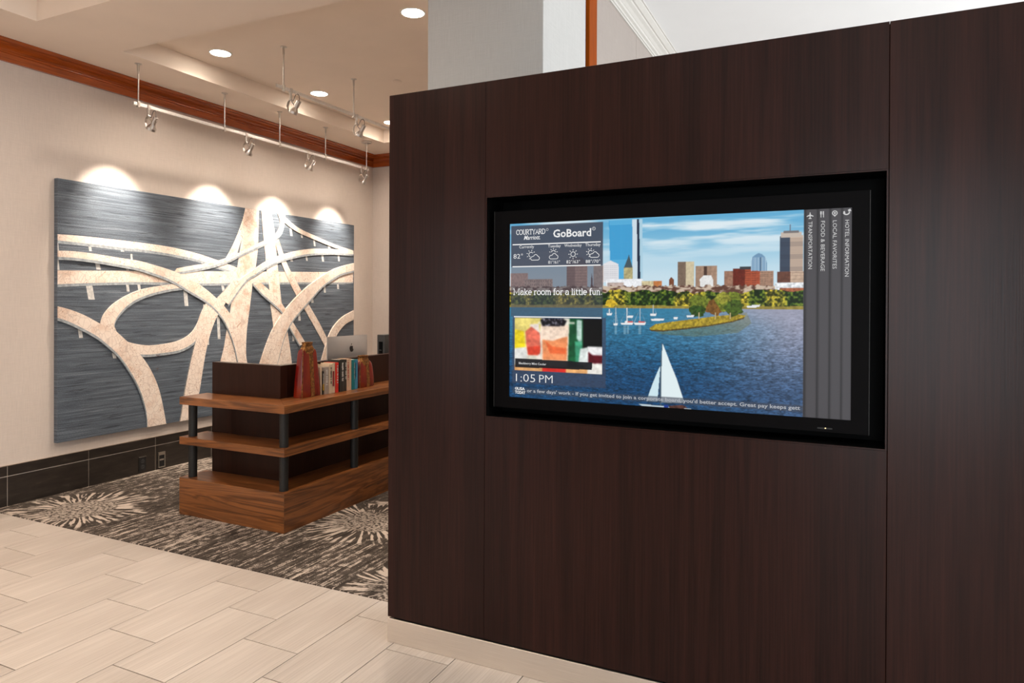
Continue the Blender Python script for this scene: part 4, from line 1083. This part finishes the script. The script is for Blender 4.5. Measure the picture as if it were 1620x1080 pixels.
# ================================================================== wall art
AX = -5.410
art = thing('wall_art', (XW+0.02, 5.08, 0.400), 'wide grey grasscloth artwork with overlapping highway ribbons cut from old maps', 'artwork')
G().box(XW+0.001, AX, 3.297, 6.870, 0.402, 2.430).build('canvas', M_GRASS, art, 0.002)
ROADS = [
 ('arc', [(3.253, 1.999), (3.416, 2.003), (3.679, 2.0), (4.041, 1.989), (4.307, 1.973), (4.566, 1.937), (4.75, 1.898), (4.91, 1.86), (5.061, 1.822)], [(3.253, 1.954), (3.416, 1.951), (3.679, 1.941), (3.867, 1.934), (4.041, 1.931), (4.308, 1.911), (4.566, 1.879), (4.719, 1.845), (5.027, 1.77)], 1),
 ('band', [(3.253, 1.723), (3.795, 1.742), (4.719, 1.776), (6.85, 1.854)], [(3.253, 1.615), (3.567, 1.635), (4.042, 1.655), (4.719, 1.661), (5.253, 1.685), (6.85, 1.728)], 1),
 ('twr', [(5.145, 2.429), (5.1, 2.281), (5.002, 2.071), (4.903, 1.912)], [(5.251, 2.442), (5.163, 2.247), (5.084, 2.078), (5.026, 1.919)], 0),
 ('twr', [(5.152, 2.43), (5.128, 2.189), (5.094, 2.079), (5.06, 1.915), (5.027, 1.727), (4.977, 1.514), (4.951, 1.355), (4.912, 1.198), (4.88, 1.042), (4.829, 0.877)], [(5.323, 2.451), (5.313, 2.068), (5.282, 1.846), (5.239, 1.652), (5.201, 1.406), (5.166, 1.189), (5.157, 0.972), (5.175, 0.849)], 0),
 ('twr', [(5.356, 2.433), (5.379, 2.213), (5.41, 1.992), (5.436, 1.797), (5.475, 1.601), (5.491, 1.431), (5.522, 1.261), (5.553, 1.06), (5.574, 0.816)], [(5.487, 2.449), (5.537, 2.256), (5.569, 2.002), (5.609, 1.718), (5.65, 1.459), (5.718, 1.227), (5.772, 0.991), (5.805, 0.798)], 0),
 ('leg', [(5.542, 2.128), (5.648, 1.892), (5.81, 1.635), (5.979, 1.429), (6.177, 1.182), (6.342, 0.97)], [(5.6, 2.153), (5.728, 1.896), (5.881, 1.696), (6.065, 1.459), (6.245, 1.242), (6.389, 1.043)], 0),
 ('leg', [(4.903, 1.912), (4.719, 1.857), (4.537, 1.825), (4.35, 1.787)], [(4.917, 1.881), (4.719, 1.824), (4.537, 1.786), (4.322, 1.747)], 1),
 ('ramp', [(5.579, 2.431), (5.619, 2.335), (5.588, 2.246), (5.511, 2.174), (5.324, 2.091), (5.112, 1.994), (4.903, 1.912)], [(5.694, 2.445), (5.674, 2.298), (5.615, 2.2), (5.473, 2.123), (5.252, 2.028), (5.077, 1.954), (4.917, 1.881)], 1),
 ('cable', [(5.638, 2.438), (5.746, 2.369), (5.912, 2.298), (6.173, 2.237), (6.498, 2.167), (6.848, 2.118)], [(5.615, 2.389), (5.714, 2.325), (5.87, 2.258), (6.173, 2.191), (6.498, 2.129), (6.848, 2.082)], 0),
 ('arcr', [(4.846, 1.513), (5.061, 1.701), (5.253, 1.817), (5.436, 1.918), (5.628, 1.986), (5.871, 2.048), (6.129, 2.09), (6.498, 2.11), (6.848, 2.118)], [(4.928, 1.461), (5.147, 1.699), (5.271, 1.768), (5.436, 1.856), (5.628, 1.928), (5.871, 1.992), (6.129, 2.035), (6.498, 2.065), (6.849, 2.072)], 1),
 ('loop', [(4.435, 1.663), (4.253, 1.637), (4.094, 1.612), (3.966, 1.582), (3.844, 1.53), (3.737, 1.463), (3.668, 1.391), (3.641, 1.332), (3.637, 1.3)], [(4.435, 1.619), (4.253, 1.594), (4.094, 1.558), (3.966, 1.513), (3.88, 1.463), (3.815, 1.407), (3.772, 1.352), (3.751, 1.297), (3.759, 1.252)], 1),
 ('loop', [(3.756, 1.274), (3.796, 1.195), (3.868, 1.151), (3.992, 1.119), (4.121, 1.108), (4.309, 1.124), (4.422, 1.155), (4.509, 1.208), (4.568, 1.286), (4.607, 1.373), (4.664, 1.474)], [(3.797, 1.105), (3.918, 1.053), (4.043, 1.031), (4.201, 1.034), (4.366, 1.048), (4.48, 1.085), (4.562, 1.141), (4.634, 1.246), (4.704, 1.359), (4.751, 1.435), (4.782, 1.5)], 1),
 ('side', [(3.253, 1.46), (3.375, 1.428), (3.502, 1.378), (3.634, 1.306), (3.749, 1.252), (3.82, 1.194), (3.917, 1.103), (4.018, 0.995), (4.095, 0.877), (4.161, 0.73), (4.207, 0.558), (4.243, 0.374)], [(3.254, 1.376), (3.375, 1.332), (3.502, 1.267), (3.612, 1.201), (3.703, 1.126), (3.797, 1.036), (3.881, 0.919), (3.955, 0.794), (4.006, 0.673), (4.044, 0.534), (4.057, 0.38)], 1),
 ('down', [(5.112, 1.716), (4.977, 1.593), (4.879, 1.461), (4.789, 1.345), (4.72, 1.205), (4.665, 1.03), (4.623, 0.83), (4.59, 0.657), (4.555, 0.561), (4.458, 0.388)], [(5.003, 1.713), (4.878, 1.597), (4.751, 1.482), (4.643, 1.335), (4.562, 1.161), (4.504, 0.977), (4.452, 0.771), (4.423, 0.622), (4.406, 0.531), (4.381, 0.393)], 1),
 ('cross', [(3.253, 1.872), (3.395, 1.878), (3.567, 1.87), (3.795, 1.849), (3.966, 1.834), (4.093, 1.81), (4.253, 1.775), (4.421, 1.724), (4.597, 1.642), (4.751, 1.543), (4.911, 1.408), (5.028, 1.247), (5.097, 1.111), (5.171, 0.849)], [(3.253, 1.825), (3.395, 1.828), (3.567, 1.818), (3.795, 1.793), (3.966, 1.77), (4.093, 1.738), (4.226, 1.7), (4.364, 1.644), (4.479, 1.585), (4.658, 1.497), (4.783, 1.404), (4.879, 1.299), (4.952, 1.17), (5.006, 1.035), (5.053, 0.858)], 1),
 ('leg', [(5.337, 1.687), (5.513, 1.573), (5.65, 1.459), (5.791, 1.283), (5.895, 1.162), (6.011, 1.022)], [(5.236, 1.674), (5.363, 1.571), (5.513, 1.474), (5.65, 1.373), (5.751, 1.226), (5.833, 1.12), (5.917, 1.006)], 1),
 ('big', [(6.849, 1.963), (6.596, 1.908), (6.381, 1.835), (6.175, 1.735), (6.0, 1.639), (5.79, 1.488), (5.63, 1.344), (5.514, 1.204), (5.42, 1.039), (5.329, 0.836)], [(6.85, 1.874), (6.622, 1.828), (6.452, 1.759), (6.266, 1.66), (6.087, 1.519), (5.915, 1.384), (5.771, 1.254), (5.679, 1.112), (5.612, 0.942), (5.57, 0.817)], 1),
 ('side', [(6.852, 1.384), (6.649, 1.312), (6.502, 1.219), (6.407, 1.111), (6.352, 1.004), (6.306, 0.897), (6.26, 0.792)], [(6.853, 1.272), (6.699, 1.223), (6.576, 1.137), (6.503, 1.044), (6.456, 0.919), (6.433, 0.778)], 0),
]
PIERS = [(3.285, 1.956, 3.305, 1.872), (3.54, 1.952, 3.562, 1.889), (3.809, 1.95, 3.838, 1.903), (4.031, 1.939, 4.052, 1.908), (3.285, 1.823, 3.309, 1.728), (3.598, 1.82, 3.634, 1.744), (3.858, 1.819, 3.882, 1.748), (3.904, 1.889, 3.921, 1.759), (3.528, 1.63, 3.58, 1.502), (3.863, 1.657, 3.887, 1.571), (3.966, 1.664, 3.991, 1.587), (4.175, 1.751, 4.199, 1.633), (4.427, 1.621, 4.467, 1.447), (3.459, 1.294, 3.489, 1.2), (3.743, 1.064, 3.771, 1.018), (4.802, 1.37, 4.834, 1.128), (4.674, 1.283, 4.702, 1.078), (5.771, 2.29, 5.804, 2.205), (5.942, 2.247, 5.967, 2.198), (6.146, 2.192, 6.173, 2.121), (6.393, 2.143, 6.431, 2.108), (5.772, 1.977, 5.809, 1.929), (6.02, 2.004, 6.046, 1.948), (6.282, 2.042, 6.315, 1.954), (6.566, 2.067, 6.596, 1.972), (6.1, 1.617, 6.14, 1.477), (6.316, 1.726, 6.349, 1.596), (6.548, 1.816, 6.583, 1.641), (6.247, 1.706, 6.27, 1.626), (5.898, 1.474, 5.933, 1.28), (5.808, 1.224, 5.837, 1.058), (4.856, 1.643, 4.885, 1.592), (4.643, 1.461, 4.671, 1.36)]
def clipped(poly):
    # keep the cut paper on the canvas
    def cut(ps, inside, inter):
        out = []
        for i in range(len(ps)):
            a, b = ps[i-1], ps[i]
            if inside(b):
                if not inside(a): out.append(inter(a, b))
                out.append(b)
            elif inside(a): out.append(inter(a, b))
        return out
    for ax, lim, sg in ((0, 3.2985, 1), (0, 6.8685, -1), (1, 0.4035, 1), (1, 2.4285, -1)):
        ins = lambda p: (p[ax]-lim)*sg >= 0
        def it(a, b):
            t = (lim-a[ax])/(b[ax]-a[ax])
            q = [a[0]+(b[0]-a[0])*t, a[1]+(b[1]-a[1])*t]
            q[ax] = lim
            return tuple(q)
        poly = cut(poly, ins, it)
        if not poly: break
    return poly
def smooth_line(p, n=6):
    out = []
    for i in range(len(p)-1):
        a, b, c, d = p[max(i-1, 0)], p[i], p[i+1], p[min(i+2, len(p)-1)]
        for k in range(n):
            t = k/n
            out.append(tuple(0.5*(2*b[j]+(c[j]-a[j])*t+(2*a[j]-5*b[j]+4*c[j]-d[j])*t*t+(3*b[j]-a[j]-3*c[j]+d[j])*t**3) for j in (0, 1)))
    out.append(p[-1])
    return out
def sheet(poly, h, name, mat, parent):
    """cut paper with a real thickness, tessellated"""
    poly = clipped(poly)
    if len(poly) < 3: return None
    bm = bmesh.new()
    o0 = world_origin(parent)
    f = bm.faces.new([bm.verts.new(Vector((AX+h, y, z))-o0) for y, z in poly])
    ret = bmesh.ops.extrude_face_region(bm, geom=[f])
    for v in [e for e in ret['geom'] if isinstance(e, bmesh.types.BMVert)]: v.co.x = AX-0.0005-o0.x
    bmesh.ops.triangulate(bm, faces=[q for q in bm.faces if len(q.verts) > 4])
    bmesh.ops.recalc_face_normals(bm, faces=bm.faces)
    me = bpy.data.meshes.new(name)
    bm.to_mesh(me)
    bm.free()
    me.materials.append(mat)
    o = bpy.data.objects.new(name, me)
    COL.objects.link(o)
    o.parent = parent
    return o
for y0, za, y1, zb in PIERS:
    hw = abs(y1-y0)/2
    ln = 0.22*(y1-y0)
    ym = (y0+y1)/2
    sheet([(ym-hw-ln, za), (ym+hw-ln, za), (ym+hw+ln, zb), (ym-hw+ln, zb)], 0.0010, 'paper_pier', M_PIER, art)
KIND = {'arc': 0, 'band': 2, 'twr': 1, 'leg': 1, 'ramp': 0, 'cable': 0, 'arcr': 0, 'loop': 0, 'side': 2, 'down': 0, 'cross': 2, 'big': 2}
for i, (kind, t, b, sh) in enumerate(ROADS):
    t, b = smooth_line(t), smooth_line(b)
    h = 0.0016 + 0.0009*i
    o = sheet(t+b[::-1], h, 'paper_ribbon', M_MAP[KIND[kind]], art)
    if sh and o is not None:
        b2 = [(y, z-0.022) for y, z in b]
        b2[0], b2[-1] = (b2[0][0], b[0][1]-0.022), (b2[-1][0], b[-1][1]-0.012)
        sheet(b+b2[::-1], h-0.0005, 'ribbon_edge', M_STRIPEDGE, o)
# letters printed on the map paper
for s, y, z, sz, rt in (('E', 4.155, 1.005, 0.045, 1.3), ('V', 4.160, 0.900, 0.040, 2.2), ('H', 5.36, 1.17, 0.030, 0), ('E', 5.43, 1.17, 0.030, 0), ('O', 5.50, 1.17, 0.030, 0), ('S', 5.555, 1.52, 0.030, 0.2)):
    vs, fs = text_mesh(s)
    ca, sa = math.cos(rt), math.sin(rt)
    G().add([(AX+0.0215, y+(p[0]*ca-p[1]*sa)*sz, z+(p[0]*sa+p[1]*ca)*sz) for p in vs], fs).build('map_letter', M_INK, art)

# ================================================================== lights of the room
WARM = (1.0, 0.86, 0.72)
def spot(name, loc, aim, power, size, blend, color, parent=None, r=0.03):
    l = bpy.data.lights.new(name, 'SPOT')
    l.energy, l.spot_size, l.spot_blend, l.color, l.shadow_soft_size = power, math.radians(size), blend, color, r
    o = bpy.data.objects.new(name, l)
    COL.objects.link(o)
    q = Vector(aim).to_track_quat('-Z', 'Y')
    o.rotation_euler = q.to_euler()
    o.location = Vector(loc) - (world_origin(parent) if parent is not None else Vector((0, 0, 0)))
    o.parent = parent
    return o
def track(x, ya, yb, z, rods, ztop, label, feed=None):
    t = thing('light_track', (x, (ya+yb)/2, ztop), label, 'light track', 'ceiling light tracks')
    G().box(x-0.006, x+0.006, ya, yb, z-0.0125, z+0.0125).build('rail', M_RAIL, t, 0.0015)
    for y in rods:
        G().tube([(x, y, z-0.02), (x, y, ztop-0.04)], 0.0055, 10).build('rod', M_NICKEL, t, smooth=True)
        G().lathe((x, y, ztop-0.06), (0, 0, 1), [(0, 0.0085), (0.055, 0.0095), (0.0555, 0.012)], 14).build('rod_ferrule', M_NICKEL, t, smooth=True)
        G().box(x-0.011, x+0.011, y-0.011, y+0.011, z-0.026, z+0.022).build('rail_clamp', M_NICKEL, t, 0.003)
        big = feed is not None and abs(y-feed) < 0.01
        R, H = (0.060, 0.022) if big else (0.026, 0.005)
        G().lathe((x, y, ztop-H), (0, 0, 1), [(0, R*0.85), (H*0.25, R), (H, R)], 28).build('canopy', M_NICKEL, t, smooth=True)
    return t
track(-4.990, 3.620, 6.600, 3.037, (3.662, 4.505, 5.180, 5.850, 6.560), ZS, 'long metal light track on five rods under the low ceiling beside the picture wall', 6.560)
track(-3.986, 4.100, 6.200, 3.181, (4.178, 5.050, 5.950), ZT_, 'metal light track hanging inside the recessed ceiling tray')
def head(x, y, z, label, power):
    t = thing('track_spotlight', (x, y, z), label, 'spotlight', 'adjustable spotlights on the ceiling tracks')
    P = lambda a, b, c: (x+a, y+b, z+c)
    G().box(x-0.011, x-0.0066, y-0.012, y+0.012, z-0.013, z+0.016).box(x+0.0066, x+0.011, y-0.012, y+0.012, z-0.013, z+0.016).box(x-0.011, x+0.011, y-0.012, y+0.012, z-0.022, z-0.0131).build('clamp', M_NICKEL, t)
    G().lathe(P(0, 0, -0.0215), (0, 0, -1), [(0, 0.0105), (0.038, 0.0105), (0.040, 0.007), (0.052, 0.007)], 16).build('stem', M_NICKEL, t, smooth=True)
    pv = Vector((0.0, 0.0, -0.070))
    G().tube([P(0, -0.010, -0.070), P(0, 0.010, -0.070)], 0.010, 14).build('swivel', M_NICKEL, t, smooth=True)
    aim = Vector((-0.57, 0, -0.82)).normalized()
    fr = Vector((0.026, 0, -0.182))              # centre of the front ring
    rear = fr - aim*0.108
    side = Vector((0, 1, 0))
    nrm = aim.cross(side)
    # crescent yoke, a flat bar on the wall side
    arcp = [pv+Vector((-0.004, 0, 0.0)), pv+Vector((-0.026, 0, -0.020)), pv+Vector((-0.033, 0, -0.050)), pv+Vector((-0.028, 0, -0.080)), pv+Vector((-0.012, 0, -0.105)), fr-nrm*0.0]
    arcp[-1] = fr + Vector((-0.026, 0, 0.010))
    rs = []
    for i, p in enumerate(arcp):
        tg = (arcp[min(i+1, 5)]-arcp[max(i-1, 0)]).normalized()
        nn = tg.cross(side)
        rs.append([P(*(p+nn*0.002+side*0.009)), P(*(p+nn*0.002-side*0.009)), P(*(p-nn*0.002-side*0.009)), P(*(p-nn*0.002+side*0.009))])
    G().rings(rs).build('yoke', M_NICKEL, t)
    G().tube([P(*pv), P(*(pv+Vector((0.022, 0, -0.034)))), P(*(fr-aim*0.050))], 0.0045, 8).build('arm', M_NICKEL, t, smooth=True)
    prof = [(0, 0.017), (0.003, 0.0195)]
    for k in range(5): prof += [(0.006+k*0.009, 0.0195), (0.0075+k*0.009, 0.0175), (0.0105+k*0.009, 0.0175), (0.012+k*0.009, 0.0195)]
    prof += [(0.056, 0.0195)]
    G().lathe(P(*rear), aim, prof, 20).build('lamp_holder', M_NICKEL, t, smooth=True)
    G().lathe(P(*(rear+aim*0.0565)), aim, [(0, 0.015), (0.012, 0.020), (0.026, 0.029), (0.034, 0.032)], 24, True, False).build('reflector', M_NICKEL, t, smooth=True)
    G().lathe(P(*(rear+aim*0.0895)), aim, [(0, 0.031), (0.0, 0.036), (0.020, 0.0365), (0.020, 0.031)], 24, False, False).build('front_ring', M_NICKEL, t, smooth=True)
    G().lathe(P(*(rear+aim*0.096)), aim, [(0, 0.031), (0.002, 0.029)], 24).build('lens', M_LENS, t)
    cab = [pv+Vector((0.004, 0.012, -0.010)), pv+Vector((0.016, 0.012, -0.012)), pv+Vector((0.028, 0.010, 0.010)), pv+Vector((0.046, 0.008, 0.034)), pv+Vector((0.068, 0.006, 0.036)), pv+Vector((0.084, 0.003, 0.020)), pv+Vector((0.090, 0.0, -0.006)), rear+aim*0.002]
    G().tube([P(*p) for p in cab], 0.0028, 7).build('cable', M_CABLE, t, smooth=True)
    spot('lamp', P(*(rear+aim*0.102)), (aim.x, 0, aim.z), power, 62, 1.0, (1.0, 0.88, 0.75), t, 0.02)
    return t
for y, lab in ((3.751, 'metal track spotlight at the end of the long track farthest from the wood-trimmed corner'), (4.755, 'second metal spotlight along the long track by the picture wall'), (5.576, 'third metal spotlight along the long track by the picture wall'), (6.463, 'metal track spotlight beside the round feed canopy near the corner')):
    head(-4.990, y, 3.037, lab, 115.0)
for y, lab in ((4.257, 'metal track spotlight at the open end of the track in the ceiling tray'), (5.091, 'metal track spotlight beside the middle rod of the track in the ceiling tray')):
    head(-3.986, y, 3.181, lab, 55.0)
def downlight(x, y, z, label, power, R=0.088):
    t = thing('downlight', (x, y, z), label, 'downlight', 'round recessed ceiling downlights')
    G().lathe((x, y, z-0.004), (0, 0, 1), [(0.0035, R-0.012), (0, R-0.010), (0.0, R-0.002), (0.003, R), (0.004, R)], 36, False, False).build('trim_ring', M_PLASTER, t, smooth=True)
    G().lathe((x, y, z-0.0022), (0, 0, 1), [(0, R-0.011), (0.0015, R-0.011)], 36).build('lens', M_LENS, t)
    spot('lamp', (x, y, z-0.012), (0, 0, -1), power, 154, 1.0, WARM, t, 0.085)
    return t
for x, y, lab in ((-4.552, 4.066, 'round lit downlight in the tray, between the end of the track and its nearer corner'), (-4.566, 5.260, 'round lit downlight in the tray, behind the hanging tray track'), (-4.566, 6.450, 'round lit downlight at the far corner of the tray'), (-2.696, 4.060, 'round lit downlight in the tray beside the grey column'), (-2.70, 5.260, 'round lit downlight in the tray behind the grey column'), (-2.70, 6.450, 'round lit downlight in the tray at the far wall behind the column')):
    downlight(x, y, ZT_, lab, 72.0)
for x, y in ((-4.56, 1.85), (-4.56, 0.55), (-2.70, 1.85), (-2.70, 0.55)):
    downlight(x, y, ZT_, 'round lit downlight in the ceiling tray above the tiled floor', 72.0)
sp = thing('ceiling_sprinkler', (-3.655, 5.255, ZT_), 'small flat round sprinkler cover on the tray ceiling', 'sprinkler')
G().lathe((-3.655, 5.255, ZT_-0.008), (0, 0, 1), [(0, 0.036), (0.002, 0.040), (0.003, 0.040)], 24).build('cover', M_CEIL, sp, smooth=True)
G().lathe((-3.655, 5.255, ZT_-0.006), (0, 0, 1), [(0, 0.028), (0.006, 0.028)], 20).build('cup', M_NICKEL, sp, smooth=True)
for x, y in ((0.4, -1.6), (2.6, -1.6), (0.4, 0.6), (2.6, 0.6)):  # unseen downlights, added to light the floor and the partition
    downlight(x, y, ZH, 'round lit downlight added out of view in the white hall ceiling', 14.0)

# ------------------------------------------------------------------ outlets in the tiled base
o1 = thing('power_outlet', (XW+0.013, 4.034, 0.086), 'black duplex power outlet in the dark tiled base', 'outlet')
G().box(XW+0.013, XW+0.019, 4.001, 4.067, 0.024, 0.148).build('plate', M_PLASTIC, o1, 0.002)
for z in (0.062, 0.110):
    r_ = G().lathe((XW+0.0188, 4.034, z), (1, 0, 0), [(0, 0.017), (0.002, 0.017)], 16).build('socket', M_TERM, o1)
    G().box(XW+0.0205, XW+0.0213, 4.025, 4.028, z-0.006, z+0.006).box(XW+0.0205, XW+0.0213, 4.040, 4.043, z-0.006, z+0.006).build('slot', M_BLACK, r_)
G().box(XW+0.013, XW+0.021, 4.001, 4.067, 0.146, 0.150).build('top_edge', M_NICKEL, o1)
o2 = thing('floor_box_outlet', (XW+0.013, 4.220, 0.086), 'shiny metal framed outlet in the dark tiled base', 'outlet')
G().box(XW+0.013, XW+0.017, 4.186, 4.255, 0.018, 0.156).build('plate', M_PLASTIC, o2, 0.001)
G().box(XW+0.013, XW+0.022, 4.186, 4.193, 0.018, 0.156).box(XW+0.013, XW+0.022, 4.248, 4.255, 0.018, 0.156).box(XW+0.013, XW+0.022, 4.193, 4.248, 0.018, 0.026).box(XW+0.013, XW+0.022, 4.193, 4.248, 0.128, 0.156).build('frame', M_NICKEL, o2, 0.001)
G().box(XW+0.013, XW+0.021, 4.200, 4.241, 0.080, 0.094).build('latch', M_NICKEL, o2, 0.001)
